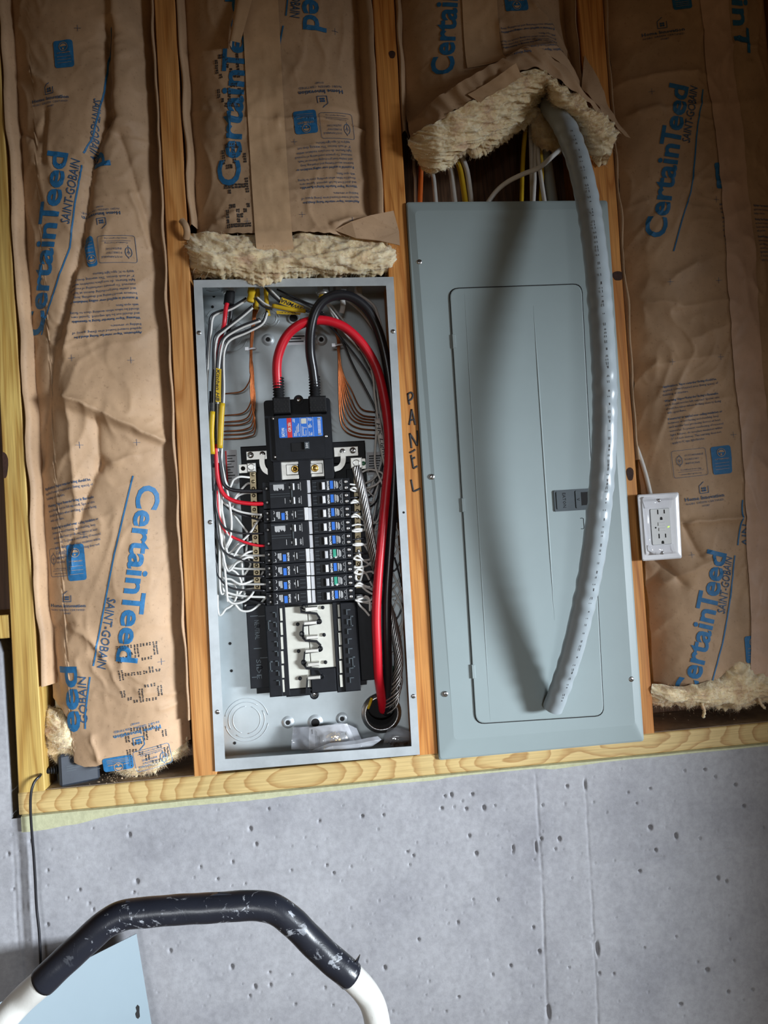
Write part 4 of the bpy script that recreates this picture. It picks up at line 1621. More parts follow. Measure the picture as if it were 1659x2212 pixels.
# frame and rails
ppart('base_pan', 'black', rI, 520, 958, 790, 1006, .066, .0870, .002)
mb = MB()
pbox(mb, 540, 1000, 778, 1490, .0700, .0870)
mb.build('base_pan', M['black'], rI)
for (x0, y0, x1, y1, yf) in ((524, 1018, 556, 1300, .064), (756, 1012, 800, 1290, .066)):
    ppart('neutral_bar_support', 'black', rI, x0, y0, x1, y1, yf, .0705, .001)
ppart('side_wing', 'black', rI, 536, 1306, 578, 1487, .060, .087, .0015)
ppart('side_wing', 'black', rI, 775, 1300, 812, 1470, .062, .087, .0015)
ppart('rail', 'black', rI, 577, 1306, 606, 1506, .046, .0705, .002)
ppart('rail', 'black', rI, 739, 1300, 774, 1494, .046, .0705, .002)
ppart('rail', 'black', rI, 604, 1306, 621, 1504, .052, .0705, .001)
ppart('rail', 'black', rI, 723, 1300, 741, 1496, .052, .0705, .001)
for (x0, y0, x1, y1) in ((606, 1312, 611, 1497), (731, 1304, 737, 1486)):
    for k in range(6):
        ya = y0 + (y1 - y0) * k / 6
        ppart('bus_strip', 'ivory', rI, x0 + k * .9 - 1, ya + 2, x1 + k * .9 - 1, ya + (y1 - y0) / 6 - 2, .0500, .0530)
for side, xx in ((0, 592), (1, 752)):
    for k in range(8):
        yy = 1322 + k * 21 - side * 6
        x = xx + k * 1.1
        ppart('rail_clip', 'dark_grey', rI, x - 3, yy, x + 5, yy + 2.2, .0420, .0465)
        ppart('rail_clip', 'dark_grey', rI, x + 3 if not side else x - 4, yy, x + 5 if not side else x - 2, yy + 12, .0420, .0465)
for (x, yy) in ((582, 1340), (586, 1428), (760, 1330), (764, 1418)):
    ppart('rail_catch', 'dark_grey', rI, x - 3, yy, x - 1, yy + 23, .0440, .0465)
    ppart('rail_catch', 'dark_grey', rI, x - 3, yy, x + 3, yy + 3, .0440, .0465)
    ppart('rail_catch', 'dark_grey', rI, x - 3, yy + 20, x + 3, yy + 23, .0440, .0465)
for (x, y_) in ((558, 1352), (563, 1442)):
    screw(rI, x, y_, .0600, .0035, 'black', 'peg', False)
for (x, y_) in ((548, 1330), (556, 1400), (552, 1462), (566, 1330), (570, 1420)):
    ppart('moulded_rib', 'dark_grey', rI, x - 8, y_, x + 9, y_ + 1.5, .0592, .0602)
mb = MB()
for (s_, c_) in (('NEUTRAL', (549, 1340)), ('SIDE', (553, 1425))):
    o2 = at(*c_, .0594)[[0, 2]]
    flat_text(mb, s_, o2, (0, -1), .009, .0592, .0, 0, .036, 1)
mb.build('moulded_lettering', M['dark_grey'], rI)
# ivory insulator plates around the stabs
ppart('insulator_plate', 'ivory', rI, 618, 1310, 668, 1487, .0560, .0690, .001)
ppart('insulator_plate', 'ivory', rI, 668, 1306, 724, 1443, .0560, .0690, .001)
ppart('end_block', 'black', rI, 671, 1443, 727, 1496, .0520, .0705, .002)
ppart('end_block', 'black', rI, 618, 1487, 672, 1504, .0540, .0705, .002)
# serpentine barrier
ser = [(650, 1312), (650, 1322), (684, 1326), (690, 1335), (690, 1346), (655, 1352), (654, 1378), (660, 1384), (684, 1386), (692, 1394), (692, 1406), (658, 1411), (656, 1436), (662, 1444), (688, 1446), (694, 1455), (694, 1464), (664, 1468), (662, 1500)]
W_ = [np.array(at(a, b, .046)) for a, b in ser]
mb = MB()
V = []
m = len(W_)
for i in range(m):
    t = W_[min(i + 1, m - 1)] - W_[max(i - 1, 0)]
    t = t / np.linalg.norm(t)
    n = np.array([-t[2], 0, t[0]]) * .0019
    for (yy, sg) in ((.046, 1), (.046, -1), (.066, -1), (.066, 1)):
        q = W_[i] + n * sg
        V.append((q[0], yy, q[2]))
Fc = [(0, 3, 2, 1), tuple((m - 1) * 4 + k for k in range(4))]
for i in range(m - 1):
    for k in range(4):
        j = (k + 1) % 4
        Fc.append((i * 4 + k, i * 4 + j, (i + 1) * 4 + j, (i + 1) * 4 + k))
mb.add(V, Fc)
mb.build('serpentine_barrier', M['black'], rI)
for (px, py) in ((690, 1343), (652, 1370), (692, 1402), (656, 1432), (696, 1462), (657, 1312)):
    p = at(px, py, .046); mb = MB(); mb.lathe((p[0], p[2]), [(.0048, .060), (.0048, .046), (.0030, .046), (.0030, .056)], 14)
    mb.build('barrier_post', M['black'], rI)
for (x0, y0, x1, y1) in ((659, 1311, 686, 1321), (656, 1342, 684, 1350), (661, 1373, 687, 1381), (659, 1402, 688, 1410), (664, 1431, 690, 1440), (664, 1460, 692, 1468)):
    ppart('bus_stab', 'tin', rI, x0, y0, x1, y1, .0400, .0600, .0012)
for (x, y_) in ((643, 1348), (645, 1406), (648, 1465), (697, 1312), (700, 1371), (703, 1430)):
    p = at(x, y_, .056); mb = MB(); mb.disc((p[0], p[2]), .0034, .0500, .0565, 10, .001)
    mb.build('peg', M['black'], rI)
p = at(679, 1500, .06)
mb = MB(); mb.lathe((p[0], p[2]), [(.0085, .070), (.0085, .056), (.0058, .055), (.0055, .060)], 18)
mb.build('mounting_ear', M['black'], rI)
screw(rI, 679, 1500, .0600, .0052)
p = at(557, 1309, .07)
mb = MB(); pbox(mb, 524, 1296, 560, 1318, .066, .0705, .002); mb.build('mounting_ear', M['black'], rI)
screw(rI, 531, 1308, .0655, .0030, 'steel', 'screw', False)
# neutral connector hardware
for (parts) in (((532, 974, 584, 993), (534, 1000, 552, 1019), (516, 1003, 534, 1022), (541, 983), (567, 981), (543, 1009), (525, 1012), [(567, 982), (566, 1000), (572, 1015), (586, 1023)]),
                ((721, 965, 774, 986), (757, 988, 782, 1011), (780, 990, 790, 1013), (762, 973), (740, 975), (770, 1000), (785, 1001), [(741, 978), (741, 997), (734, 1009), (722, 1014)])):
    pl, lug, tab_, s1, s2, ls, ts, strap = parts
    ppart('neutral_link', 'tin', rI, *pl, .0560, .0600, .0008)
    lg = ppart('neutral_lug', 'tin', rI, *lug, .0360, .0620, .0012)
    ppart('lug_tab', 'tin', rI, *tab_, .0480, .0510, .0005)
    screw(rI, *s1, .0560, .0062)
    screw(rI, *s2, .0560, .0055)
    p = at(*ls, .036); mb = MB(); mb.lathe((p[0], p[2]), [(.0068, .0362), (.0064, .0352), (.0050, .0352), (.0047, .0375), (.0022, .0380), (.0020, .0420)], 20)
    mb.build('lug_screw', M['steel'], rI)
    p = at(*ts, .048); mb = MB(); mb.disc((p[0], p[2]), .0042, .0466, .0490, 14, .0008)
    mb.build('bonding_screw', M['green_led'] if ts[0] > 700 else M['hole'], rI)
    w8 = [np.array(at(a, b, .052)) for a, b in strap]
    w8 = spline(w8, 6)
    V = []
    for i in range(len(w8)):
        t = w8[min(i + 1, len(w8) - 1)] - w8[max(i - 1, 0)]
        t /= np.linalg.norm(t)
        n = np.array([-t[2], 0, t[0]]) * .0048
        for (dy, sg) in ((0, 1), (0, -1), (.003, -1), (.003, 1)):
            V.append(w8[i] + n * sg + np.array([0, dy, 0]))
    Fc = [(0, 3, 2, 1), tuple((len(w8) - 1) * 4 + k for k in range(4))]
    for i in range(len(w8) - 1):
        for k in range(4):
            j = (k + 1) % 4
            Fc.append((i * 4 + k, i * 4 + j, (i + 1) * 4 + j, (i + 1) * 4 + k))
    so = mesh_obj('neutral_strap', V, Fc, M['tin'], rI)
    bm = bmesh.new(); bm.from_mesh(so.data); bmesh.ops.recalc_face_normals(bm, faces=bm.faces[:]); bm.to_mesh(so.data); bm.free()
# terminal bars with screws
M['brass_dull'] = plain('dull_brass', (.24, .195, .12), .4, .85, var=.25)
for (xa, ya, xb, yb, n_) in ((546, 1019, 556, 1276, 17), (770, 1012, 776, 1270, 18)):
    a, b = at(xa, ya, .05), at(xb, yb, .05)
    mb = MB()
    h = .0055
    mb.hexa([(b[0] - h, .050, b[2]), (b[0] + h, .050, b[2]), (a[0] + h, .050, a[2]), (a[0] - h, .050, a[2])], [(b[0] - h, .062, b[2]), (b[0] + h, .062, b[2]), (a[0] + h, .062, a[2]), (a[0] - h, .062, a[2])])
    tb = mb.build('terminal_bar', M['brass_dull'], rI)
    for k in range(n_):
        t = (k + .4) / n_
        screw(tb, xa + (xb - xa) * t, ya + (yb - ya) * t, .0500, .0036, 'brass_dull', 'terminal_screw', False, 10)

# ---- main breaker ---------------------------------------------------------------------------
rM = empty('main_breaker', (at(648, 1030, .05)[0], .05, at(648, 1030, .05)[2]), 'large black main breaker with blue and red label above the branch breakers', 'circuit breaker')
a, b, z0, z1 = pr(574, 862, 718, 1036, .050)
mb = MB(); mb.prism(rrect(a, b, z0, z1, .006), .050, .068); mb.build('mounting_base', M['black'], rM)
p = at(645, 864, .05)
mb = MB(); mb.disc((p[0], p[2]), .0092, .0480, .0600, 20); mb.build('mounting_ear', M['black'], rM)
screw(rM, 645, 864, .0480, .0048, 'steel')
mb = MB()
a, b, z0, z1 = pr(582, 898, 716, 994, .020)
mb.prism(rrect(a, b, z0, z1, .004), .020, .055); bo = mb.build('case', M['black'], rM)
a, b, z0, z1 = pr(594, 896, 700, 992, .014)
mb = MB(); mb.prism(rrect(a, b, z0, z1, .004), .014, .022); mb.build('raised_face', M['black'], rM)
# two lower legs of the case around the bus screws
ppart('case_leg', 'black', rM, 590, 990, 607, 1040, .030, .055, .001)
ppart('case_leg', 'black', rM, 645, 990, 671, 1040, .026, .055, .001)
ppart('case_leg', 'black', rM, 700, 990, 720, 1036, .030, .055, .001)
for (x0, y0, x1, y1) in ((607, 994, 646, 1036), (671, 994, 700, 1030)):
    ppart('bus_pad', 'tin', rM, x0, y0, x1, y1, .0440, .0520, .0008)
ppart('bus_tab', 'tin', rM, 618, 1003, 645, 1026, .0380, .0440, .001)
ppart('bus_tab', 'tin', rM, 669, 1001, 697, 1023, .0380, .0440, .001)
for (x, y_) in ((637, 1013), (680, 1011)):
    p = at(x, y_, .036); mb = MB(); mb.lathe((p[0], p[2]), [(.0072, .0380), (.0070, .0350), (.0052, .0342), (.0046, .0352), (.0038, .0352), (.0026, .0340), (.0003, .0338)], 20)
    mb.build('bus_screw', M['brass'], rM, 'brass screw')
for (x, y_) in ((591, 904), (595, 987), (704, 942)):
    p = at(x, y_, .020); mb = MB(); mb.disc((p[0], p[2]), .0031, .0186, .0210, 14, .0008)
    mb.build('rivet', M['steel'], rM)
# label
a, b, z0, z1 = pr(602, 902, 697, 944, .0134)
mb = MB(); mb.prism(rrect(a, b, z0, z1, .002, 3), .0134, .0142)
lb = mb.build('rating_label', M['blue_label'], rM, 'blue rating label')
w_ = b - a
hh = z1 - z0
yl = .0131
mb = MB(); mb.box(a + w_ * .19, a + w_ * .30, .0132, .0136, z0, z1); mb.build('label_stripe', M['red_label'], lb, 'red stripe')
mb = MB()
flat_text(mb, 'EATON', (a + w_ * .125, z0 + hh * .06), (0, 1), .0052, yl, .03, 0, hh * .44, 1)
flat_text(mb, 'Cutler-Hammer', (a + w_ * .17, z0 + hh * .08), (0, 1), .0018, yl, 0, 0, hh * .38, 1)
flat_text(mb, 'CSR 25k', (a + w_ * .275, z0 + hh * .28), (0, 1), .0050, yl - .0003, .03, 0, hh * .50, 1)
for (u, v0, v1, wd) in ((.345, .05, .22, .014), (.375, .05, .34, .010), (.40, .05, .55, .010), (.425, .22, .62, .010), (.452, .05, .20, .012), (.452, .26, .70, .014), (.33, .80, .96, .012), (.36, .76, .95, .016), (.53, .05, .55, .010), (.556, .06, .52, .010), (.582, .05, .12, .010),
                        (.61, .05, .34, .010), (.582, .44, .50, .014), (.618, .44, .50, .014), (.69, .05, .26, .010), (.72, .05, .18, .010), (.745, .05, .22, .014), (.685, .46, .60, .018), (.715, .46, .66, .016), (.745, .47, .58, .012), (.685, .82, .97, .016), (.72, .80, .95, .018), (.75, .82, .93, .012)):
    mb.box(a + w_ * (u - wd / 2), a + w_ * (u + wd / 2), yl, yl + .0003, z0 + hh * v0, z0 + hh * v1)
for u in (.495, .655, .785):
    mb.box(a + w_ * (u - .003), a + w_ * (u + .003), yl, yl + .0003, z0, z1)
rr = np.random.default_rng(2)
v_ = .06
while v_ < .95:
    d_ = rr.uniform(.008, .022)
    mb.box(a + w_ * .89, a + w_ * .96, yl, yl + .0003, z0 + hh * v_, z0 + hh * min(.96, v_ + d_))
    v_ += d_ + rr.uniform(.006, .018)
for v0 in (.05, .86):
    mb.box(a + w_ * .89, a + w_ * .965, yl, yl + .0003, z0 + hh * v0, z0 + hh * (v0 + .10))
mb.build('label_print', M['label_white'], lb)
mb = MB(); mb.prism(rrect(a + w_ * .515, a + w_ * .635, z0 + hh * .68, z0 + hh * .95, .001, 2), yl, yl + .0003); mb.build('label_patch', M['ivory'], lb, 'small pale square patch')
ppart('switch_recess', 'black_soft', rM, 629, 956, 660, 975, .0128, .0145, .0005)
sw = ppart('switch_handle', 'dark_grey', rM, 657, 954, 668, 970, .0080, .0140, .001)
mb = MB(); q = at(665.5, 968, .0078)
flat_text(mb, '200', (q[0], q[2]), (0, 1), .0040, .0077, .02, 0, .010, 1); mb.build('rating_number', M['label_white'], sw)
# lug boots with vent holes
for (x0, y0, x1, y1, sx, nm) in ((589, 858, 627, 893, 601, 'red'), (667, 855, 705, 890, 679, 'black')):
    bt = ppart('lug_boot', 'black_soft', rM, x0, y0, x1, y1, .0200, .0500, .002)
    mb = MB()
    for r in range(6):
        for c_ in range(5):
            if (r < 4 and c_ == 2): continue
            p = at(x0 + 5 + c_ * 7 + (r % 2) * 2.5 - 1, y0 + 4.5 + r * 5.2, .0199)
            mb.disc((p[0], p[2]), .0016, .0197, .0203, 6)
    o = mb.build('vent_holes', M['hole'], bt); o['kind'] = 'stuff'
    mb = MB()
    a_, b_ = at(sx, y0 - 42, .036), at(sx + 1.5, y0 + 4, .036)
    n = 44
    pts = [a_ + (b_ - a_) * i / (n - 1) for i in range(n)]
    mb.tube(pts, .0100, 12, True, True, lambda L, t: 1 + .13 * math.sin(L * 2 * math.pi / .0052))
    mb.build('ribbed_neck', M['black_soft'], rM)

# ---- branch breakers ------------------------------------------------------------------------
PITCH_B = .02545


def kit(kind):
    """one breaker about its own lower inner front corner; u to the right, depth into the wall"""
    ORG['kit'] = np.zeros(3)
    r = empty('circuit_breaker', (0, 0, 0))
    H = PITCH_B - .0006
    T = 1 if kind == 'right' else 0

    def part(name, m, *boxes, c=0.0, parent=None, label=None):
        mb = MB()
        for bx in boxes: mb.box(*bx, c)
        return mb.build(name, M[m], parent or r, label)
    if kind in ('right', 'right_green'):
        L = .0715
        part('case', 'black', (0, L - .013, 0, .045, 0, H), c=.0009)
        part('terminal_block', 'black', (L - .0135, L, .006, .045, .0004, H - .0004), c=.0006)
        part('case_ridge', 'dark_grey', (.0025, .0100, -.0003, .0005, .0045, .0052), (.0025, .0100, -.0003, .0005, .0110, .0116), (.0025, .0100, -.0003, .0005, .0185, .0192))
        part('handle_slot', 'black_soft', (.0105, .0185, -.0010, .001, .0045, .0195))
        part('label_tab', 'sticker' , (-.0080, -.0008, .002, .010, .0006, H - .0006), c=.0007)
        part('handle', 'white' if kind == 'right' else 'sticker', (.0190, .0248, -.0055, .001, .0050, .0185), c=.0010)
        mb = MB()
        flat_text(mb, 'EATON', (.0325, .0040), (0, 1), .0036, -.0004, .035, 0, .0162, 1)
        if kind == 'right_green': mb.disc((.0393, .0060), .0022, -.0006, 0, 10)
        for (u, z0, z1) in ((.0428, .0050, .0200), (.0440, .0085, .0200), (.0462, .0060, .0190), (.0476, .0060, .0190), (.0490, .0070, .0170)):
            mb.box(u - .00035, u + .00035, -.0003, .0002, z0, z1)
        mb.box(.0562, .0566, -.0003, .0002, .0035, .0215)
        for z in (.0060, .0170):
            mb.tube([(.0545 + .0018 * math.cos(t), -.0002, z + .0026 * math.sin(t)) for t in np.linspace(1.57, 4.71, 8)], .0003, 4)
        pr_ = mb.build('printed_marks', M['label_white'], r)
        part('type_patch', 'blue_label' if kind == 'right' else 'green_label', (.0346, .0404, -.0006, .0004, .0058, .0205), label='blue type patch' if kind == 'right' else 'green type patch')
        xs_ = L - .0072
    else:
        dbl = kind == 'double'
        HH = H if not dbl else PITCH_B * 2 - .0006
        L = .0820
        part('case', 'black', (.0125, L - (.0072 if not dbl else 0), 0, .045, 0, HH), c=.0009)
        part('terminal_block', 'black', (0, .0130, .006, .045, .0004, HH - .0004), c=.0006)
        if not dbl:
            part('label_tab', 'label_white', (L - .0070, L, -.0004, .010, .0006, HH - .0006), c=.0007)
            part('type_patch', 'blue_label', (.0330, .0390, -.0006, .0004, .0035, .0165), label='blue type patch')
            part('handle_slot', 'black_soft', (.0560, .0620, -.0012, .001, .0045, .0195), c=.0005)
            part('case_ridge', 'dark_grey', (.0630, .0730, -.0003, .0005, .0045, .0052), (.0630, .0730, -.0003, .0005, .0120, .0126), (.0630, .0730, -.0003, .0005, .0185, .0192))
            mb = MB()
            flat_text(mb, 'EATON', (.0412, .0190), (0, -1), .0036, -.0004, .035, 0, .0150, 1)
            flat_text(mb, '20', (.0520, .0145), (0, -1), .0022, -.0004, .03, 0, .0040, 1)
            for (u, z0, z1) in ((.0300, .0060, .0190), (.0285, .0060, .0190), (.0270, .0060, .0190), (.0255, .0090, .0190), (.0242, .0100, .0185)):
                mb.box(u - .00035, u + .00035, -.0003, .0002, z0, z1)
            mb.box(.0545, .0548, -.0003, .0002, .0045, .0195)
            mb.box(.0582, .0594, -.0016, -.0010, .0070, .0180)
            mb.box(.0150, .0210, -.0003, .0002, .0030, .0033)
            for z in (.0060, .0180):
                mb.tube([(.0185 + .0018 * math.cos(t), -.0002, z + .0026 * math.sin(t)) for t in np.linspace(-1.57, 1.57, 8)], .0005, 4)
            mb.build('printed_marks', M['label_white'], r)
        else:
            P2 = PITCH_B
            part('case_ridge', 'dark_grey', (.0140, .0500, -.0004, .0005, P2 + .0005, P2 + .0011), (.0140, .0500, -.0004, .0005, .0215, .0220), (.0140, .0440, -.0004, .0005, HH - .0050, HH - .0044))
            part('tie_bar', 'dark_grey', (.0525, .0545, -.0016, .0002, .0060, HH - .0050))
            for k in (0, 1):
                part('handle', 'white', (.0556, .0588, -.0050, .001, .0065 + k * P2, .0190 + k * P2), c=.0008)
            mb = MB()
            for k in (0, 1):
                flat_text(mb, 'ON/I', (.0650, .0180 + k * P2), (0, -1), .0032, -.0004, .01, 0, .0100, 1)
                flat_text(mb, '30', (.0488, .0140 + k * P2), (0, -1), .0024, -.0004, .02, 0, .0042, 1)
                mb.box(.0700, .0705, -.0003, .0002, .0055 + k * P2, .0205 + k * P2)
            mb.box(.0400, .0406, -.0003, .0002, .0080, .0180)
            rr2 = np.random.default_rng(4)
            for u in np.arange(.0205, .0400, .0013):
                z = HH - .0065
                n_ = rr2.integers(4, 8)
                mb.box(u, u + .0008, -.0003, .0002, z - .0016 * n_, z)
            mb.build('printed_marks', M['label_white'], r)
        xs_ = .0075
    zs_ = (.0068, .0180) if kind != 'double' else (.0125, .0125 + PITCH_B)
    for z in zs_:
        mb = MB(); mb.lathe((xs_, z), [(.0044, .0062), (.0044, .0046), (.0036, .0046), (.0034, .0056)], 14); ho = mb.build('terminal_collar', M['black'], r)
        mb = MB(); mb.disc((xs_, z), .0036 if kind.startswith('right') else .0026, .0042, .0062, 12, .0006)
        so = mb.build('terminal_screw', M['steel'] if kind.startswith('right') else M['alu'], r)
        mb = MB(); mb.box(xs_ - .0024, xs_ + .0010, .0039, .0046, z - .0004, z + .0004); mb.build('slot', M['hole'], so)
    return r


YBRK = .022
K = {k: kit(k) for k in ('right', 'right_green', 'single', 'double')}
ZT0 = at(672, 1036, YBRK)[2]


def put(kind, x, z, label, group, first=set()):
    if kind in first:
        o = copy_tree(K[kind], (x, YBRK, z))
    else:
        o = K[kind]
        o.location = (float(x), YBRK, float(z))
        first.add(kind)
    return tag(o, label, 'circuit breaker', group)


ordn = ('top', 'second', 'third', 'fourth', 'fifth', 'sixth', 'seventh', 'eighth', 'lowest')
for k in range(9):
    z = ZT0 - (k + 1) * PITCH_B + .0006
    x = at(672.5 + k * 1.35, 1036 + 30 * k + 15, YBRK)[0]
    g = k in (5, 7)
    w1 = 'green' if g else 'blue'
    tail = {0: 'top breaker', 8: 'lowest breaker'}.get(k, ordn[k] + ' breaker from the top')
    put('right_green' if g else 'right', x, z, 'single-pole breaker with %s patch, %s in the right column' % (w1, tail), 'breakers in the right column')
zrow = ZT0 - at(0, 0)[0] * 0
lefts = (('double', 0, 'double-pole breaker with a thick red wire, top of the left column'), ('single', 2, 'single breaker with blue patch between the two double-pole breakers'), ('double', 3, 'lower double-pole breaker in the left column with thin red wire'),
         ('single', 5, 'single breaker directly below the lower double-pole breaker'), ('single', 6, 'fourth breaker from the bottom is above this blue patch one, third lowest on the left'), ('single', 7, 'second lowest breaker with blue patch in the left column'),
         ('single', 8, 'lowest breaker in the left column above the bare bus'))
for (kd, s_, lab) in lefts:
    n_ = 2 if kd == 'double' else 1
    if s_ == 6: lab = 'third lowest breaker with blue patch in the left column'
    z = ZT0 - (s_ + n_) * PITCH_B + .0006 + .0006
    x = at(566 + (s_ + n_ / 2) * 1.05, 1036 + 30.2 * (s_ + n_ / 2), YBRK)[0]
    put(kd, x, z, lab, 'breakers in the left column')

# ================================================================== service cables


def cable(name, pts, r, m, label, cat='cable', group=None, n=10, sides=10):
    mb = MB()
    mb.tube(pxl(pts, n), r, sides)
    o = mb.build(name, M[m])
    return tag(o, label, cat, group)


cable('service_cable', [(601, 842, .036), (598, 800, .030), (602, 765, .024), (618, 728, .018), (645, 703, .014), (680, 692, .014), (715, 695, .016), (750, 711, .020), (785, 746, .026), (812, 792, .030), (828, 850, .032), (838, 920, .032), (840, 990, .030), (834, 1060, .028), (826, 1150, .026),
                        (817, 1250, .025), (813, 1330, .026), (815, 1400, .030), (818, 1460, .040), (824, 1505, .060), (828, 1535, .086)], .0088, 'red', 'thick red service cable arching over the main breaker and down the right side')
cable('service_cable', [(681, 838, .036), (676, 800, .030), (670, 760, .022), (671, 715, .012), (682, 672, .006), (704, 646, .004), (735, 637, .006), (766, 645, .012), (796, 672, .020), (819, 720, .028), (836, 790, .036), (847, 880, .040), (852, 980, .040), (849, 1080, .038), (842, 1190, .036),
                        (836, 1290, .036), (836, 1380, .038), (838, 1450, .048), (838, 1505, .066), (836, 1540, .086)], .0092, 'black_gloss', 'thick black service cable arching to the right of the red one')

# bare stranded neutral conductor
rS = empty('bare_conductor', at(838, 1528, .07), 'twisted bare aluminium conductor winding behind the red and black cables', 'cable')
cpath = pxl([(769, 1008, .040), (776, 1035, .036), (785, 1072, .036), (794, 1122, .038), (801, 1170, .044), (808, 1215, .054), (818, 1255, .064), (832, 1295, .066), (846, 1335, .062), (857, 1385, .056), (861, 1430, .054), (857, 1470, .056), (848, 1505, .064), (838, 1535, .082)], 14)
cp = np.array(cpath)
tg = np.gradient(cp, axis=0)
tg /= np.linalg.norm(tg, axis=1, keepdims=True)
n1 = np.cross(tg, [0, 1, 0])
n1 /= np.linalg.norm(n1, axis=1, keepdims=True)
n2 = np.cross(tg, n1)
sl = np.concatenate([[0], np.cumsum(np.linalg.norm(np.diff(cp, axis=0), axis=1))])
for k in range(11):
    ph = 2 * math.pi * k / 10
    R0 = .0072 if k < 10 else 0.0
    flare = np.clip((sl - .40) / .13, 0, 1)
    rad = R0 * (1 + .9 * np.sin(np.clip(flare, 0, 1) * math.pi) * (.5 + .5 * math.cos(k * 2.2)))
    an = ph + sl * 2 * math.pi / .105
    pts = cp + n1 * (rad * np.cos(an))[:, None] + n2 * (rad * np.sin(an))[:, None] * .8
    mb = MB()
    mb.tube(pts, .0019, 6)
    mb.build('strand', M['alu'], rS)
# black sleeve at the hole and sliver of yellow wire
mb = MB()
c0 = at(822, 1535, .080)
for_poly = []
V = []
nn = 24
for i in range(nn + 1):
    a = math.radians(180 + 165 * i / nn + 8)
    top = np.array([c0[0] + .026 * math.cos(a), .060 - .006 * math.sin(a + 1), c0[2] + .010 + .024 * math.sin(a)])
    V += [top, np.array([c0[0] + .029 * math.cos(a), .082, c0[2] + .000 + .029 * math.sin(a)])]
mb.add(V, [(2 * i, 2 * i + 1, 2 * i + 3, 2 * i + 2) for i in range(nn)], True)
o = mb.build('cable_sleeve', M['black_soft'])
tag(o, 'cut black cable jacket around the conductors in the round hole', 'cable sleeve')
cable('sleeve_wire', [(803, 1508, .070), (799, 1520, .066), (795, 1530, .070)], .0028, 'yellow', 'short yellow wire end beside the black sleeve at the round hole', 'wire')

# ================================================================== branch wires
WL = 'wires in the left gutter of the open panel'
WR = 'wires in the right gutter of the open panel'
rw = np.random.default_rng(21)


def wire(pts, m='white_wire', r=.0022, side='l', lab=None, name='branch_wire', jit=True):
    base = {'white_wire': 'white', 'black_gloss': 'black', 'red': 'red', 'copper': 'bare copper', 'yellow': 'yellow'}[m]
    lab = lab or ('thin %s wire looping in the %s gutter of the open panel' % (base, 'left' if side == 'l' else 'right'))
    mb = MB()
    mb.tube(pxl(pts, 7), r, 7)
    o = mb.build(name, M[m])
    grp = base + ' ' + (WL if side == 'l' else WR)
    return tag(o, lab, 'wire', grp)


def trunk(x, y):
    """run a wire comes down the left gutter before it turns to its terminal"""
    k = rw.uniform(-1, 1)
    d = rw.uniform(.034, .058)
    if y < 1000: return []
    out = [(463 + 9 * k, 845, d), (462 + 9 * k, 920, d), (466 + 9 * k, 1000, d)]
    if y > 1110: out.append((472 + 7 * k, min(1090, y - 60), d))
    if y > 1210: out.append((470 + 6 * k, y - 70, d))
    return out


def term(pts, yend, ymid=None):
    n = len(pts)
    ymid = ymid if ymid is not None else rw.uniform(.030, .048)
    return [(p[0], p[1], (ymid if i < n - 1 else yend)) for i, p in enumerate(pts)]


TB, NB = .032, .054
# white wires traced from the photograph
WH = [([(469, 1020), (467, 1049), (479, 1081), (509, 1102), (541, 1110), (566, 1112)], TB), ([(480, 1020), (481, 1063), (478, 1136), (478, 1186), (484, 1215), (505, 1227), (540, 1229), (574, 1229)], TB),
      ([(478, 1160), (482, 1186), (505, 1198), (540, 1200), (573, 1200)], TB), ([(470, 1201), (483, 1222), (510, 1237), (521, 1257), (517, 1264)], .05), ([(472, 1251), (490, 1260), (527, 1262), (575, 1262)], TB),
      ([(475, 1266), (491, 1280), (527, 1288), (576, 1290)], TB), ([(470, 1312), (490, 1314), (505, 1302), (512, 1280), (505, 1262)], .06), ([(508, 1306), (521, 1319), (541, 1319), (560, 1306), (574, 1291)], TB),
      ([(490, 1280), (492, 1295), (505, 1304), (527, 1299), (541, 1288), (550, 1274)], NB), ([(490, 1047), (505, 1036), (518, 1030), (544, 1032)], NB), ([(502, 1092), (512, 1069), (533, 1046), (545, 1045)], NB),
      ([(500, 1101), (510, 1075), (527, 1066), (546, 1065)], NB), ([(502, 1108), (521, 1133), (534, 1150), (535, 1168), (532, 1193), (539, 1211), (541, 1222), (527, 1243)], .06), ([(496, 1090), (499, 1150), (489, 1179), (484, 1190)], .06),
      ([(484, 1185), (520, 1170), (541, 1150), (552, 1133), (566, 1113)], .036), ([(491, 1195), (521, 1179), (546, 1169)], NB), ([(522, 1212), (524, 1240), (524, 1262), (520, 1280)], .06), ([(569, 1234), (560, 1251), (554, 1269), (521, 1276)], .05),
      ([(478, 1206), (500, 1222), (530, 1196), (549, 1190)], NB), ([(488, 1226), (512, 1215), (535, 1204), (550, 1206)], NB), ([(474, 1232), (500, 1252), (522, 1262), (551, 1252)], NB), ([(486, 1138), (500, 1160), (492, 1180), (486, 1190)], .06),
      ([(480, 1262), (505, 1290), (522, 1276), (524, 1266)], .058), ([(500, 1282), (516, 1296), (528, 1284), (526, 1270)], .06)]
for (pts, ye) in WH:
    y0 = pts[0][1]
    if pts[0][0] > 498 and y0 > 1060:   # pieces that start deep in the tangle
        wire([(p[0], p[1], ye if i == len(pts) - 1 else .058) for i, p in enumerate(pts)])
    else:
        wire(trunk(pts[0][0], y0)[:-1] + term(pts, ye) if y0 > 1000 else term(pts, ye))
for (pts, r_, lab) in (([(470, 960), (478, 1020), (485, 1048), (505, 1059), (540, 1061), (574, 1060)], .0036, 'thick black wire to the top left double-pole breaker'),):
    wire(term(pts, TB, .034), 'black_gloss', r_, 'l', lab)
wire(term([(466, 960), (470, 1030), (482, 1066), (505, 1082), (541, 1088), (577, 1088)], TB, .032), 'red', .0040, 'l', 'thick red wire to the top left double-pole breaker')
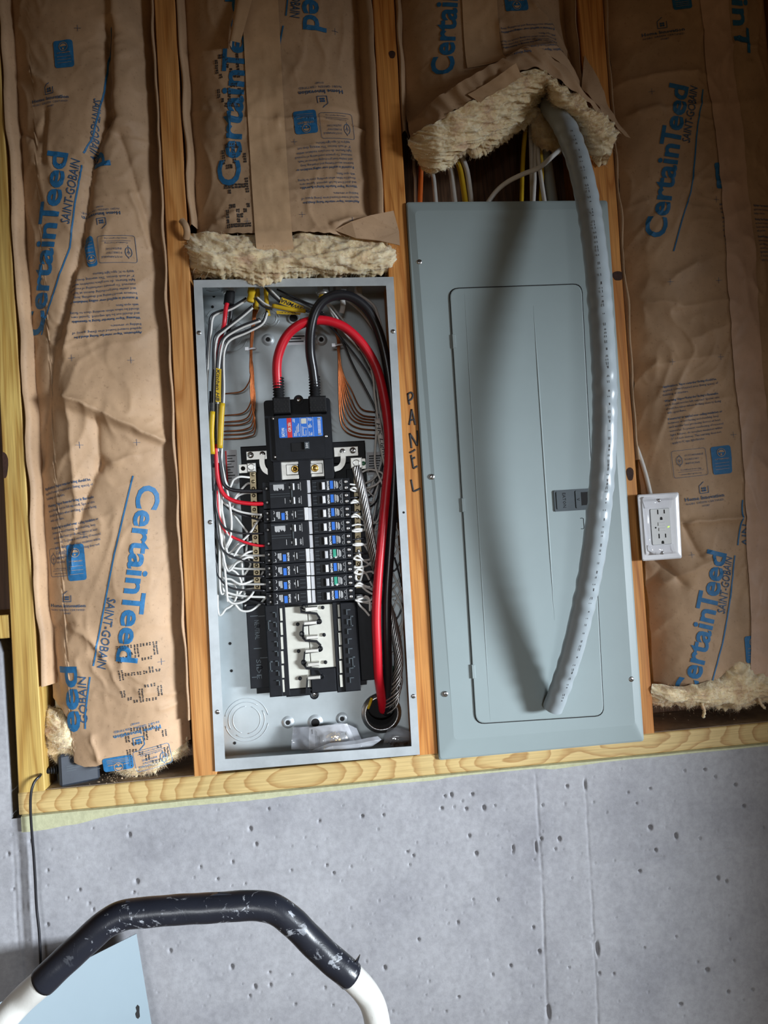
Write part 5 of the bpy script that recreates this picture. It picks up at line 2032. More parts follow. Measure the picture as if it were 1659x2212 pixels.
wire(term([(468, 1060), (474, 1120), (491, 1152), (520, 1168), (553, 1178), (579, 1179)], TB, .034), 'red', .0026, 'l', 'thinner red wire to the lower left double-pole breaker')
for pts in ([(466, 1060), (470, 1110), (482, 1137), (505, 1149), (534, 1153), (573, 1152)], [(472, 1060), (490, 1095), (509, 1107), (541, 1118), (567, 1125)], [(468, 1130), (474, 1170), (484, 1191), (505, 1204), (541, 1214), (571, 1215)],
            [(464, 1150), (470, 1210), (483, 1233), (512, 1244), (571, 1245)], [(462, 1160), (468, 1225), (476, 1251), (505, 1272), (573, 1276)], [(466, 1160), (470, 1240), (477, 1266), (502, 1292), (534, 1296), (573, 1305)]):
    wire(trunk(0, pts[0][1])[:2] + term(pts, TB), 'black_gloss', .0019, 'l', 'black wire ending at the left %s' % {1152: 'upper pole of the lower double-pole breaker', 1125: 'single breaker between two double-pole breakers', 1215: 'single breaker below the lower double-pole one', 1245: 'third lowest breaker', 1276: 'second lowest breaker', 1305: 'lowest breaker'}[pts[-1][1]])
# upper left: pairs that sweep from the cable clamps into the gutter
for (pts) in ([(533, 648), (500, 668), (468, 679), (459, 690), (456, 715), (452, 756), (449, 798), (447, 845), (450, 920), (456, 1000), (464, 1060)],
              [(546, 665), (524, 684), (488, 712), (470, 729), (465, 756), (465, 798), (463, 840), (462, 920), (466, 1010)],
              [(563, 693), (521, 709), (488, 729), (479, 750), (474, 784), (471, 840), (470, 920), (472, 1000)],
              [(578, 676), (567, 700), (535, 718), (499, 734), (486, 754), (483, 784), (484, 840), (482, 900), (478, 1000)]):
    d = rw.uniform(.030, .044)
    wire([(p[0], p[1], d) for p in pts], 'white_wire', .0021)
    wire([(p[0] - 4.6 if i > 2 else p[0] - 1, p[1] - (4.2 if i < 4 else 0), d - .001) for i, p in enumerate(pts)], 'black_gloss', .0021)
wire([(496, 640, .040), (488, 665, .034), (484, 700, .034), (476, 735, .052), (469, 790, .058), (466, 870, .058), (465, 960, .050), (462, 1020, .040), (468, 1060, .04)], 'red', .0042, 'l', 'thick red wire running down the far left gutter')
wire([(502, 645, .044), (497, 690, .044), (490, 740, .05), (478, 790, .054), (472, 860, .054), (468, 960, .05)], 'black_gloss', .0042, 'l', 'thick black wire behind the red one at upper left')
mb = MB()
mb.tube(pxl([(496, 622, .045), (496, 640, .042), (494, 658, .040)], 6), [.0098] * 13, 12)
o = mb.build('heat_shrink_sleeve', M['black_soft']); tag(o, 'black sleeve on the cable entering at the upper left clamp', 'cable sleeve')
# yellow outer jackets of the cables
for (pts, r_, lab) in (([(543, 612, .040), (543, 635, .034), (541, 652, .030)], .0068, 'wide yellow cable jacket end hanging from the top left of the box'), ([(573, 612, .044), (576, 650, .040), (580, 682, .040)], .0040, 'narrow yellow cable jacket end right of the wide one'),
                       ([(556, 614, .050), (556, 640, .050), (553, 668, .048)], .0045, 'yellow jacket remnant between the two jacket ends at the top')):
    mb = MB(); mb.tube(pxl(pts, 6), r_, 10, True, True, lambda L, a: 1 + .12 * math.sin(L * 420 + 2 * a), .55)
    o = mb.build('cable_jacket', M['yellow']); tag(o, lab, 'cable jacket')
for (pts, r_, lab) in (([(459, 889, .026), (457, 935, .026), (459, 981, .026)], .0048, 'yellow jacket sleeve on the wires nearest the left flange'), ([(480, 871, .024), (477, 920, .024), (475, 968, .024)], .0052, 'yellow jacket sleeve beside the handwritten tag'),
                       ([(588, 660, .026), (625, 668, .024), (660, 672, .026)], .0040, 'horizontal yellow sleeve left of the black cable')):
    mb = MB(); mb.tube(pxl(pts, 6), r_, 10, True, True, None, .8)
    o = mb.build('cable_jacket', M['yellow']); tag(o, lab, 'cable jacket')


def flag(quad_px, y, m, lab, txt, a, du_px, h, w_=None, name='wire_tag'):
    P = [at(*q, y) for q in quad_px]
    mb = MB()
    mb.add([*P, *[p + np.array([0, .0012, 0]) for p in P]], [(0, 1, 2, 3), (7, 6, 5, 4), (0, 4, 5, 1), (1, 5, 6, 2), (2, 6, 7, 3), (3, 7, 4, 0)])
    o = mb.build(name, M[m]); tag(o, lab, 'wire tag')
    bm = bmesh.new(); bm.from_mesh(o.data); bmesh.ops.recalc_face_normals(bm, faces=bm.faces[:]); bm.to_mesh(o.data); bm.free()
    A, E_ = at(*a, y)[[0, 2]], at(*du_px, y)[[0, 2]]
    mb = MB(); flat_text(mb, txt, A, E_ - A, h, y - .0005, .012, .25, np.linalg.norm(E_ - A), 2)
    mb.build('marker_lettering', M['ink_black'], o)
    return o


flag([(467, 795), (478, 797), (477, 869), (466, 868)], .022, 'yellow', 'yellow tag lettered Kitchen HB on the left wires', 'Kitchen HB', (468, 798), (467, 866), .0058)
flag([(609, 642), (656, 662), (652, 674), (604, 655)], .024, 'yellow', 'slanted yellow tag with black scrawl near the box top', 'SWMNA', (654, 664), (609, 645), .0075)
flag([(597, 671), (650, 676), (648, 680), (598, 678)], .029, 'yellow', 'yellow tag edge tucked under the horizontal yellow sleeve', 'wnv', (640, 676), (602, 674), .0022)
for k, pts in enumerate(([(576, 618), (590, 632), (606, 648)], [(573, 620), (586, 636), (605, 653)], [(555, 642), (572, 656), (590, 664)], [(552, 644), (568, 661), (589, 668)])):
    wire([(p[0], p[1], .028) for p in pts], 'white_wire' if k % 2 == 0 else 'black_gloss', .0021, 'l', 'short %s wire leading into a yellow tag at the box top' % ('white' if k % 2 == 0 else 'black'))
for k, pts in enumerate(([(655, 668), (690, 676), (722, 690), (760, 716), (795, 770)], [(659, 672), (700, 684), (735, 702), (770, 745), (800, 800)], [(598, 625), (630, 640), (665, 655), (690, 664)], [(604, 640), (640, 648), (670, 662), (700, 676)])):
    wire([(p[0], p[1], .05) for p in pts], 'black_gloss', .0018, 'r')
# ground wires: two copper bundles
for k, yv in enumerate((851, 898, 912, 920, 932, 940, 949)):
    wire([(548 + 4 * (k % 4), 655 + 3 * k, .060), (545 + 2.2 * (k % 3), 700, .058), (541 + 1.6 * (k % 3), 752, .056), (540 + 2.3 * (k % 4), 800, .056), (541 + 2.4 * (k % 5), min(850, yv - 40), .060), (536 + 2.6 * k, yv - 22, .066), (520 + 2.5 * k, yv - 5, .072), (482, yv, .078)], 'copper', .0013, 'l', 'bare copper ground wire fanning left from the tied bundle, %s one' % (ordn[k] if k < 6 else 'lowest'))
for k, yv in enumerate((889, 900, 906, 912, 918, 928, 939, 946)):
    wire([(716 + 1.5 * (k % 4), 690, .064), (729 + 2 * (k % 3), 735, .060), (730 + 1.6 * (k % 3), 760, .058), (731 + (7 - k) * 1.6, 810, .058), (734 + (7 - k) * 3.6, yv - 46, .062), (745 + (7 - k) * 4, yv - 16, .070), (772 + (7 - k) * 2, yv - 3, .074), (810, yv + 1, .078)], 'copper', .0013, 'r', 'bare copper ground wire fanning right from the tied bundle, %s one' % (ordn[k] if k < 7 else 'lowest'))
for (px, py, lab) in ((544, 753, 'white cable tie on the left copper bundle'), (731, 745, 'white cable tie on the right copper bundle')):
    mb = MB(); p = at(px, py, .052)
    mb.tube([(p[0] + .0075 * math.cos(t), .058 + .0075 * math.sin(t), p[2] + .001 * math.cos(t)) for t in np.linspace(0, 6.2832, 18)], .0016, 6)
    mb.box(p[0] - .0125, p[0] - .006, .0490, .0560, p[2] - .0035, p[2] + .0025)
    o = mb.build('cable_tie', M['white']); tag(o, lab, 'cable tie')
# right gutter whites traced from the photograph
for (pts, m_, r_) in (([(700, 648), (714, 668), (730, 690), (745, 720), (770, 747), (791, 778), (805, 809), (809, 850), (816, 905)], 'white_wire', .0020), ([(706, 650), (723, 690), (755, 723), (777, 750), (800, 784), (817, 817), (822, 850), (830, 940), (836, 1000)], 'white_wire', .0020),
                      ([(712, 655), (740, 690), (776, 731), (797, 767), (801, 786), (808, 840), (814, 900)], 'white_wire', .0019), ([(736, 640), (761, 657), (786, 681), (813, 723), (826, 780), (838, 860)], 'white_wire', .0026), ([(769, 616), (774, 634), (805, 657), (817, 684), (832, 740), (842, 820)], 'white_wire', .0026),
                      ([(708, 700), (738, 734), (761, 786), (789, 839), (805, 870), (817, 898)], 'black_gloss', .0021), ([(815, 905), (811, 961), (811, 1008), (828, 1052), (834, 1090)], 'white_wire', .0020), ([(774, 1024), (797, 1014), (820, 1019), (827, 1028), (812, 1047), (786, 1055), (766, 1052)], 'white_wire', .0021),
                      ([(812, 820), (820, 883), (833, 945), (838, 1000), (835, 1060)], 'white_wire', .0019), ([(820, 800), (825, 867), (836, 930), (840, 990)], 'white_wire', .0019), ([(700, 690), (745, 740), (790, 800), (815, 860), (828, 930), (832, 1010)], 'black_gloss', .0018)):
    d = rw.uniform(.046, .062)
    wire([(p[0], p[1], d) for p in pts], m_, r_, 'r')
# cable jacket with handwriting
mb = MB(); mb.tube(pxl([(815, 905, .046), (824, 955, .044), (835, 1006, .046)], 8), .0058, 12, True, True, None, .6)
o = mb.build('cable_jacket', M['white_wire']); tag(o, 'white cable jacket lettered HK Lights right of the main breaker', 'cable jacket')
A, E_ = at(813, 914, .04)[[0, 2]], at(831, 1000, .04)[[0, 2]]
mb = MB(); flat_text(mb, 'HK Lights', A, E_ - A, .0062, .0402, .012, .2, np.linalg.norm(E_ - A) * .92, 2); mb.build('marker_lettering', M['ink_black'], o)
mb = MB(); mb.tube(pxl([(774, 610, .055), (774, 640, .050)], 4), .0075, 10, True, True, None, .5)
o = mb.build('cable_jacket', M['white_wire']); tag(o, 'flat white cable jacket entering at the upper right of the box', 'cable jacket')
mb = MB(); mb.tube(pxl([(738, 636, .05), (741, 660, .048), (738, 676, .048)], 4), .0050, 8, True, True, None, .5)
o = mb.build('cable_jacket', M['white_wire']); tag(o, 'short white jacket end below the right locknut', 'cable jacket')
mb = MB(); mb.tube(pxl([(697, 622, .046), (695, 642, .044), (692, 656, .042)], 4), .0056, 8, True, True, None, .6)
o = mb.build('cable_jacket', M['yellow']); tag(o, 'yellow jacket end below the middle locknut behind the black arch', 'cable jacket')
# wires from the right breakers to the bar and into the gutter
for k in range(9):
    yk = 1036 + 29.9 * k
    xk = 755 + 1.5 * k
    for j in range(2):
        yt = yk + 10 + 11 * j
        up = rw.uniform(-70, -20)
        if j == 0:
            wire([(xk, yt, .032), (xk + 14, yt + rw.uniform(-3, 3), .036), (xk + 34, yt + rw.uniform(-8, 2), .050), (812 + rw.uniform(-6, 6), yt + up * .7, .060), (824 + rw.uniform(-6, 8), yt + up - 60, .062)], 'black_gloss' if k % 3 else 'white_wire', .0018, 'r', '%s wire at the upper terminal of the %s breaker in the right column' % ('black' if k % 3 else 'white', ordn[k]))
        else:
            wire([(xk, yt, .032), (xk + 12, yt + rw.uniform(-2, 4), .036), (xk + 38, yt + rw.uniform(-4, 10), .052), (814 + rw.uniform(-6, 6), yt + rw.uniform(-30, 14), .062), (826 + rw.uniform(-6, 6), yt + up - 30, .064)], 'white_wire', .0020, 'r', 'white wire at the lower terminal of the %s breaker in the right column' % ordn[k])
    # coiled neutral tails
    wire([(xk, yk + 21, .034), (xk + 10, yk + 16 + rw.uniform(-3, 3), .032), (xk + 26, yk + 22 + rw.uniform(-4, 8), .044), (xk + 44, yk + 30 + rw.uniform(-10, 22), .058), (815 + rw.uniform(-8, 8), yk + rw.uniform(-40, -8), .066)], 'white_wire', .0021, 'r', 'bent white neutral tail right of the %s breaker in the right column' % ordn[k])
for pts in ([(774, 1188), (781, 1218), (772, 1232), (768, 1250), (778, 1254), (784, 1228), (779, 1220)], [(766, 1222), (768, 1240), (772, 1256), (790, 1266), (800, 1268)], [(770, 1292), (776, 1306), (788, 1318), (798, 1330)], [(770, 1290), (790, 1288), (798, 1296), (799, 1320)],
            [(770, 1296), (790, 1300), (806, 1292), (812, 1276)], [(778, 1264), (792, 1276), (806, 1284)]):
    wire([(p[0], p[1], .040) for p in pts], 'white_wire', .0022, 'r')
# slack loops in the shade beside the right flange
for k in range(9):
    y0 = 1000 + 34 * k
    a = rw.uniform(846, 856)
    wire([(a, y0, .066), (862 + rw.uniform(0, 8), y0 + 40, .070), (868 + rw.uniform(0, 7), y0 + 85, .072), (858 + rw.uniform(-4, 6), y0 + 125, .074), (846, y0 + 140 + rw.uniform(-14, 14), .074)], 'white_wire' if k % 3 else 'black_gloss', .0016, 'r')
wire([(838, 1264, .072), (860, 1258, .074), (872, 1268, .076), (868, 1284, .076), (846, 1290, .076)], 'white_wire', .0014, 'r')
wire([(850, 1296, .074), (864, 1312, .078), (870, 1345, .080), (866, 1378, .080)], 'white_wire', .0014, 'r')

# ================================================================== hardware bags in the bottom of the box


def film_mat(name, tint, gl=.5, alpha=.72, rough=.08, bst=.5, bl=.35):
    m, nt, b = new_mat(name)
    nt.nodes.remove(b)
    tr = nt.nodes.new('ShaderNodeBsdfTransparent'); tr.inputs[0].default_value = (*tint, 1)
    g = nt.nodes.new('ShaderNodeBsdfGlossy'); g.inputs['Roughness'].default_value = rough
    df = nt.nodes.new('ShaderNodeBsdfDiffuse'); df.inputs[0].default_value = (.75, .77, .82, 1)
    lw_ = nt.nodes.new('ShaderNodeLayerWeight'); lw_.inputs[0].default_value = bl
    n = _noise(nt, 45, 3, .6, _vec(nt))
    bp_ = nt.nodes.new('ShaderNodeBump'); bp_.inputs['Strength'].default_value = bst; bp_.inputs['Distance'].default_value = .004
    nt.links.new(n.outputs[0], bp_.inputs['Height'])
    for q in (g, lw_): nt.links.new(bp_.outputs[0], q.inputs['Normal'])
    m1 = nt.nodes.new('ShaderNodeMixShader'); m1.inputs[0].default_value = 1 - alpha
    nt.links.new(tr.outputs[0], m1.inputs[1]); nt.links.new(df.outputs[0], m1.inputs[2])
    m2 = nt.nodes.new('ShaderNodeMixShader')
    mu = nt.nodes.new('ShaderNodeMath'); mu.operation = 'MULTIPLY_ADD'; mu.inputs[1].default_value = gl; mu.inputs[2].default_value = .06
    nt.links.new(lw_.outputs['Fresnel'], mu.inputs[0]); nt.links.new(mu.outputs[0], m2.inputs[0])
    nt.links.new(m1.outputs[0], m2.inputs[1]); nt.links.new(g.outputs[0], m2.inputs[2])
    nt.links.new(m2.outputs[0], nt.nodes['Material Output'].inputs[0])
    return m


M['film'] = film_mat('clear_plastic_film', (.93, .94, .97))
M['film_clear'] = film_mat('clear_protective_film', (.97, .97, .98), .9, .985, .04, .34, .16)
M['film_grey'] = film_mat('cloudy_plastic_film', (.80, .82, .86), .5, .55)


def sheet(name, rows, m, parent, amp, seed, nu=40, nv=24, label=None, thick=.0):
    P = []
    for row in rows:
        pts = np.array(spline([at(*p) for p in row], 10)); t = np.linspace(0, len(pts) - 1, nu)
        P.append(np.stack([np.interp(t, range(len(pts)), pts[:, k]) for k in range(3)], 1))
    P = np.array(P); G = np.zeros((nv, nu, 3)); t = np.linspace(0, len(P) - 1, nv)
    for i in range(nu):
        for k in range(3): G[:, i, k] = np.interp(t, range(len(P)), P[:, i, k])
    G[..., 1] -= amp * (1 - np.abs(pn(G[..., 0] * 34 + G[..., 2] * 12, G[..., 2] * 30, seed)) * 2.2)
    idx = np.arange(nu * nv).reshape(nv, nu)
    fc = np.stack([idx[:-1, :-1], idx[1:, :-1], idx[1:, 1:], idx[:-1, 1:]], 2).reshape(-1, 4).tolist()
    return mesh_obj(name, G.reshape(-1, 3), fc, M[m], parent, True, label)


rBag = empty('parts_bag', at(720, 1622, .04), 'clear plastic bag with a printed slip standing in the bottom of the box', 'plastic bag')
sheet('bag_film', [[(633, 1571, .066), (690, 1568, .052), (740, 1562, .050), (770, 1572, .058)], [(630, 1600, .060), (690, 1596, .040), (745, 1592, .040), (782, 1600, .050)], [(629, 1618, .056), (690, 1622, .034), (745, 1618, .034), (790, 1616, .046)]], 'film', rBag, .004, 3)
sheet('bag_film', [[(633, 1571, .068), (690, 1568, .070), (740, 1562, .070), (770, 1572, .066)], [(629, 1618, .070), (690, 1622, .072), (745, 1618, .072), (790, 1616, .070)]], 'film', rBag, .002, 5)
pp = sheet('printed_slip', [[(668, 1572, .060), (700, 1567, .058), (750, 1563, .060)], [(667, 1596, .058), (710, 1590, .056), (762, 1588, .058)], [(667, 1618, .056), (710, 1616, .054), (768, 1606, .056)]], 'label_white', rBag, .001, 7)
mb = MB()
for i, (x, y0, y1) in enumerate(((673, 1576, 1586), (681, 1578, 1612), (684, 1580, 1612), (687, 1590, 1611), (690, 1592, 1609))):
    pbox(mb, x, y0, x + (2.2 if i == 0 else 1), y1, .0520, .0524)
mb.build('slip_print', M['ink_black'], pp)
for (x, y_, r_) in ((725, 1598, .010), (740, 1594, .009), (715, 1592, .007)):
    p = at(x, y_, .046)
    mb = MB(); mb.tube([(p[0] - .008, .050, p[2] - .004), (p[0] + .010, .046, p[2] + .003)], r_, 12)
    mb.build('brass_fitting', M['brass'] if x != 740 else M['tin'], rBag)
rBag2 = empty('parts_bag', at(745, 1632, .02), 'cloudy folded plastic bag holding brass parts along the bottom flange', 'plastic bag')
sheet('bag_film', [[(664, 1626, .030), (710, 1606, .022), (760, 1600, .022), (800, 1592, .026), (816, 1590, .032)], [(672, 1630, .026), (712, 1614, .014), (762, 1608, .014), (806, 1600, .018), (824, 1597, .028)], [(682, 1634, .030), (716, 1632, .020), (762, 1626, .020), (792, 1618, .026), (812, 1606, .032)]], 'film_grey', rBag2, .003, 9)
for x in (705, 722, 738):
    p = at(x, 1620, .034)
    mb = MB(); mb.tube([(p[0], .036, p[2] - .006), (p[0] + .003, .034, p[2] + .007)], .0075, 12)
    mb.build('brass_fitting', M['brass'], rBag2)
rBag3 = empty('parts_bag', at(860, 1610, .04), 'dark shaded plastic bag of small screws in the lower right corner of the box', 'plastic bag')
sheet('bag_film', [[(838, 1572, .070), (860, 1572, .062), (886, 1580, .066)], [(830, 1592, .060), (858, 1590, .048), (886, 1598, .056)], [(828, 1614, .056), (858, 1612, .044), (886, 1608, .054)]], 'film', rBag3, .004, 12)
rq = np.random.default_rng(8)
for k in range(14):
    p = at(rq.uniform(838, 878), rq.uniform(1598, 1610), .062)
    d = rq.normal(0, 1, 3); d = d / np.linalg.norm(d) * .005
    mb = MB(); mb.tube([p - d, p + d], .0018, 6); mb.build('small_screw', M['dark_grey'], rBag3)

# ================================================================== cables above the grey cover
for (pts, r_, m_, lab) in (([(894, 345, .08), (897, 390, .075), (898, 470, .07)], .0030, 'white_wire', 'leftmost thin white cable above the grey cover beside the orange one'), ([(910, 340, .07), (909, 390, .066), (906, 470, .06)], .0048, 'orange', 'orange cable entering behind the grey cover at the left'),
                           ([(930, 345, .075), (937, 390, .07), (944, 470, .065)], .0046, 'white_wire', 'white cable between the orange cable and the yellow one'), ([(966, 320, .06), (976, 380, .056), (986, 470, .05)], .0060, 'white_wire', 'flat white cable just left of the thick yellow cable'),
                           ([(982, 315, .05), (996, 375, .046), (1010, 470, .042)], .0058, 'yellow', 'thick yellow cable among the left group above the cover'), ([(994, 315, .045), (1010, 375, .042), (1022, 470, .04)], .0050, 'white_wire', 'white cable right of the thick yellow cable'),
                           ([(1138, 250, .07), (1130, 340, .07), (1126, 470, .06)], .0046, 'yellow', 'yellow cable left of the white pair below the torn batt'), ([(1146, 250, .065), (1148, 340, .062), (1150, 470, .056)], .0046, 'white_wire', 'left cable of the white pair below the torn batt'),
                           ([(1158, 260, .060), (1156, 350, .056), (1150, 470, .05)], .0046, 'white_wire', 'right cable of the white pair below the torn batt'), ([(1162, 320, .052), (1168, 380, .05), (1182, 470, .048)], .0042, 'white_wire', 'white cable splayed to the right below the torn batt'),
                           ([(1166, 300, .060), (1170, 370, .06), (1168, 470, .056)], .0046, 'yellow', 'yellow cable right of the white pair'), ([(1168, 290, .075), (1182, 360, .07), (1198, 470, .065)], .0110, 'conduit', 'blue grey plastic pipe behind the cables right of the yellow one')):
    cable('house_cable', [(pts[0][0] + 4, 190, .112)] + pts, r_, m_, lab, 'cable', 'cables entering above the grey cover')
cable('house_cable', [(1216, 318, .02), (1196, 335, -.004), (1165, 362, -.012), (1130, 376, -.006), (1095, 394, .004), (1068, 418, .012), (1040, 460, .014)], .0046, 'white_wire', 'single white cable crossing diagonally in front of the opening', 'cable', 'cables entering above the grey cover', 10)
cable('house_cable', [(1366, 945, .034), (1382, 985, .028), (1396, 1030, .022), (1410, 1090, .012)], .0042, 'white_wire', 'white cable running down into the back of the outlet', 'cable')

# ================================================================== grey panel cover
rV = empty('panel_cover', at(1170, 1642, -.01), 'large grey enamel panel cover with hinged door and dark latch', 'panel cover')
CO = {'tl': np.array((877., 437.)), 'tr': np.array((1312., 433.)), 'br': np.array((1391., 1601.)), 'bl': np.array((948., 1642.))}


def cpt(px, py, y):
    return at(px, py, y)


def quad_ring(out, inn, yo, yi, n=6, ro=.006, ri=.006):
    """rounded outline -> rounded outline"""
    return None


def rq4(corners, y, r, n=5):
    """world points of a quad with rounded corners, ccw from bl"""
    P = [np.array(at(*c, y)) for c in corners]
    out = []
    for i in range(4):
        p, a, b = P[i], P[i - 1], P[(i + 1) % 4]
        ua = (a - p) / np.linalg.norm(a - p)
        ub = (b - p) / np.linalg.norm(b - p)
        for k in range(n + 1):
            t = k / n
            q0, q1 = p + ua * r, p + ub * r
            out.append((1 - t) ** 2 * q0 + 2 * t * (1 - t) * p + t * t * q1)
    return out


def ringmesh(mb, loops, cap=True, smooth=False):
    n = len(loops[0])
    V = [q for L in loops for q in L]
    Fc = []
    for k in range(len(loops) - 1):
        for i in range(n):
            j = (i + 1) % n
            Fc.append((k * n + i, k * n + j, (k + 1) * n + j, (k + 1) * n + i))
    if cap: Fc.append(tuple((len(loops) - 1) * n + i for i in range(n)))
    return mb.add(V, Fc, smooth)


oc = [(948, 1642), (1391, 1601), (1312, 433), (877, 437)]
ic1 = [(951, 1639), (1388, 1598), (1309.5, 436), (880, 440)]
ic2 = [(981, 1599), (1372, 1566), (1296, 452), (896, 455)]
mb = MB()
ringmesh(mb, [rq4(oc, -.0010, .006), rq4(oc, -.0052, .006), rq4(ic1, -.0068, .006), rq4(ic2, -.0105, .010)])
pl = mb.build('cover_plate', M['grey_paint'], rV)


def fixn(o):
    bm = bmesh.new(); bm.from_mesh(o.data); bmesh.ops.recalc_face_normals(bm, faces=bm.faces[:]); bm.to_mesh(o.data); bm.free()


dc = [(1028, 1563), (1304, 1545), (1256, 614), (971, 624)]
mb = MB()
ringmesh(mb, [rq4([(1026.5, 1565), (1305.5, 1547), (1257.5, 612), (969.5, 622)], -.0108, .018), rq4([(1026.5, 1565), (1305.5, 1547), (1257.5, 612), (969.5, 622)], -.0109, .018)])
g = mb.build('door_gap', M['hole'], rV)
mb = MB()
ringmesh(mb, [rq4(dc, -.0106, .018), rq4(dc, -.0132, .018), rq4([(1029.5, 1561.5), (1302.5, 1543.5), (1254.5, 615.5), (972.5, 625.5)], -.0139, .018)])
dr = mb.build('door', M['grey_paint'], rV, 'tall hinged door with rounded corners')
for (a, b, nm, wd) in (((1003, 630), (1059, 1558), 'door_crease', .0010), ((1152, 660), (1198, 1340), 'door_ridge', .0016)):
    A, B_ = at(*a, -.0139), at(*b, -.0139)
    mb = MB(); mb.tube([A + (B_ - A) * i / 20 for i in range(21)], [wd * min(1, (i + .5) / 5, (20.5 - i) / 5) for i in range(21)], 8, True, True, None, .7)
    mb.build(nm, M['grey_paint'], dr)
for (x, y_) in ((980, 737), (1000, 1091), (1022, 1451)):
    h = ppart('hinge', 'grey_paint', dr, x - 2.5, y_ - 15, x + 5, y_ + 15, -.0150, -.0110, .0008)
for (x, y_) in ((906, 566), (933, 1030), (962, 1499), (1363, 1467)):
    screw(rV, x, y_, -.0092 if x > 920 else -.0088, .0056, 'steel')
# latch
a, b, z0, z1 = pr(1197, 1057, 1278, 1103, -.0160)
ang = math.atan2(at(1278, 1055, -.016)[2] - at(1197, 1059, -.016)[2], b - a) * 0
mb = MB(); mb.prism(rrect(a, b, z0, z1, .003), -.0165, -.0138); lt = mb.build('latch', M['dark_grey'], rV, 'dark grey plastic latch')
ww, hh = b - a, z1 - z0
mb = MB(); mb.prism(rrect(a + ww * .06, a + ww * .52, z0 + hh * .10, z1 - hh * .08, .002), -.0180, -.0163); mb.build('latch_tile', M['dark_grey'], lt)
mb = MB(); mb.prism(rrect(a + ww * .57, a + ww * .98, z0 + hh * .10, z1 - hh * .08, .002), -.0178, -.0163); mb.build('latch_slide', M['dark_grey'], lt)
mb = MB(); mb.box(a + ww * .72, a + ww * .93, -.0182, -.0170, z0 + hh * .22, z1 - hh * .16); mb.build('latch_opening', M['hole'], lt)
mb = MB()
flat_text(mb, 'EATON', (a + ww * .22, z0 + hh * .86), (0, -1), .0060, -.0183, .01, 0, hh * .70, 1)
flat_text(mb, '<', (a + ww * .60, z0 + hh * .42), (1, 0), .0070, -.0181, .01, 0, .0055, 1)
mb.build('moulded_lettering', M['black'], lt)
mb = MB(); p = at(1254, 1131, -.0139)
mb.tube([(p[0] + (.0065 * math.cos(t) if math.cos(t) < .5 else .0033 + .0002) + .003, -.0141, p[2] + .0102 * math.sin(t)) for t in np.linspace(-1.9, 1.9, 22)], .0006, 5)
mb.build('lock_knockout', M['dark_grey'], rV)
fixn(pl); fixn(dr)

# ================================================================== flexible conduit hanging over the cover
rF = empty('flexible_conduit', at(1195, 1530, -.02), 'wavy grey plastic conduit curving down in front of the grey cover', 'conduit')
fp = pxl([(1168, 205, .085), (1188, 228, .030), (1218, 270, -.030), (1248, 345, -.070), (1270, 440, -.095), (1287, 560, -.120), (1299, 700, -.142), (1306, 840, -.155), (1305, 960, -.156), (1296, 1080, -.146), (1281, 1200, -.128), (1262, 1300, -.106), (1238, 1400, -.078), (1214, 1475, -.052), (1194, 1530, -.030)], 16)
fa = np.array(fp)
sl = np.concatenate([[0], np.cumsum(np.linalg.norm(np.diff(fa, axis=0), axis=1))])
tt = np.linspace(0, sl[-1], 420)
fp2 = np.stack([np.interp(tt, sl, fa[:, k]) for k in range(3)], 1)
mb = MB()
rad = .0208 - .0028 * np.clip((tt - .75 * tt[-1]) / (.25 * tt[-1]), 0, 1)
mb.tube(fp2, list(rad), 40, False, True, lambda L, a: 1 + .032 * math.sin(L * 2 * math.pi / .031 + a * 1.0) * (.6 + .5 * math.sin(L * 37)) + .014 * math.sin(L * 2 * math.pi / .041 - a * 2))
mb.tube(fp2[-3:] + 0, list(rad[-3:] * .86), 40, False, True)
cd_ = mb.build('conduit_tube', M['conduit'], rF)
mb = MB(); p = fp2[-1]; tn = fp2[-1] - fp2[-6]; tn /= np.linalg.norm(tn)
mb.tube([p - tn * .004, p - tn * .0035], .0155, 24, True, True); mb.build('conduit_bore', M['hole'], rF)
# printed line of tiny characters along the conduit
mb = MB()
tang = np.gradient(fp2, axis=0); tang /= np.linalg.norm(tang, axis=1, keepdims=True)
rr3 = np.random.default_rng(6)
i = 70
while i < 412:
    if not 190 < i < 195:
        t = tang[i]; view = CAM - fp2[i]
        sdir = np.cross(t, [0, -1.0, 0]); sdir /= np.linalg.norm(sdir)
        front = np.cross(sdir, t)
        if front[1] > 0: front = -front
        k = math.sin(i * .013) * .004
        c0 = fp2[i] + front * (rad[i] * 1.045) + sdir * k
        L_ = rr3.uniform(.0008, .0028)
        wv = sdir * .0006
        mb.add([c0 - t * L_ - wv, c0 - t * L_ + wv, c0 + t * L_ + wv, c0 + t * L_ - wv], [(0, 1, 2, 3)])
    i += rr3.integers(2, 6)
o = mb.build('conduit_print', M['ink_black'], cd_); o['kind'] = 'stuff'

# ================================================================== outlet
rO = empty('wall_outlet', at(1430, 1208, -.02), 'white two-socket outlet with film-covered plate beside the right stud', 'outlet')
oq = [(1387, 1212), (1473, 1206), (1466, 1063), (1376, 1069)]


def inset_q(q, d):
    c = np.mean(np.array(q, float), axis=0)
    return [tuple(np.array(p) + (c - np.array(p)) * d) for p in q]


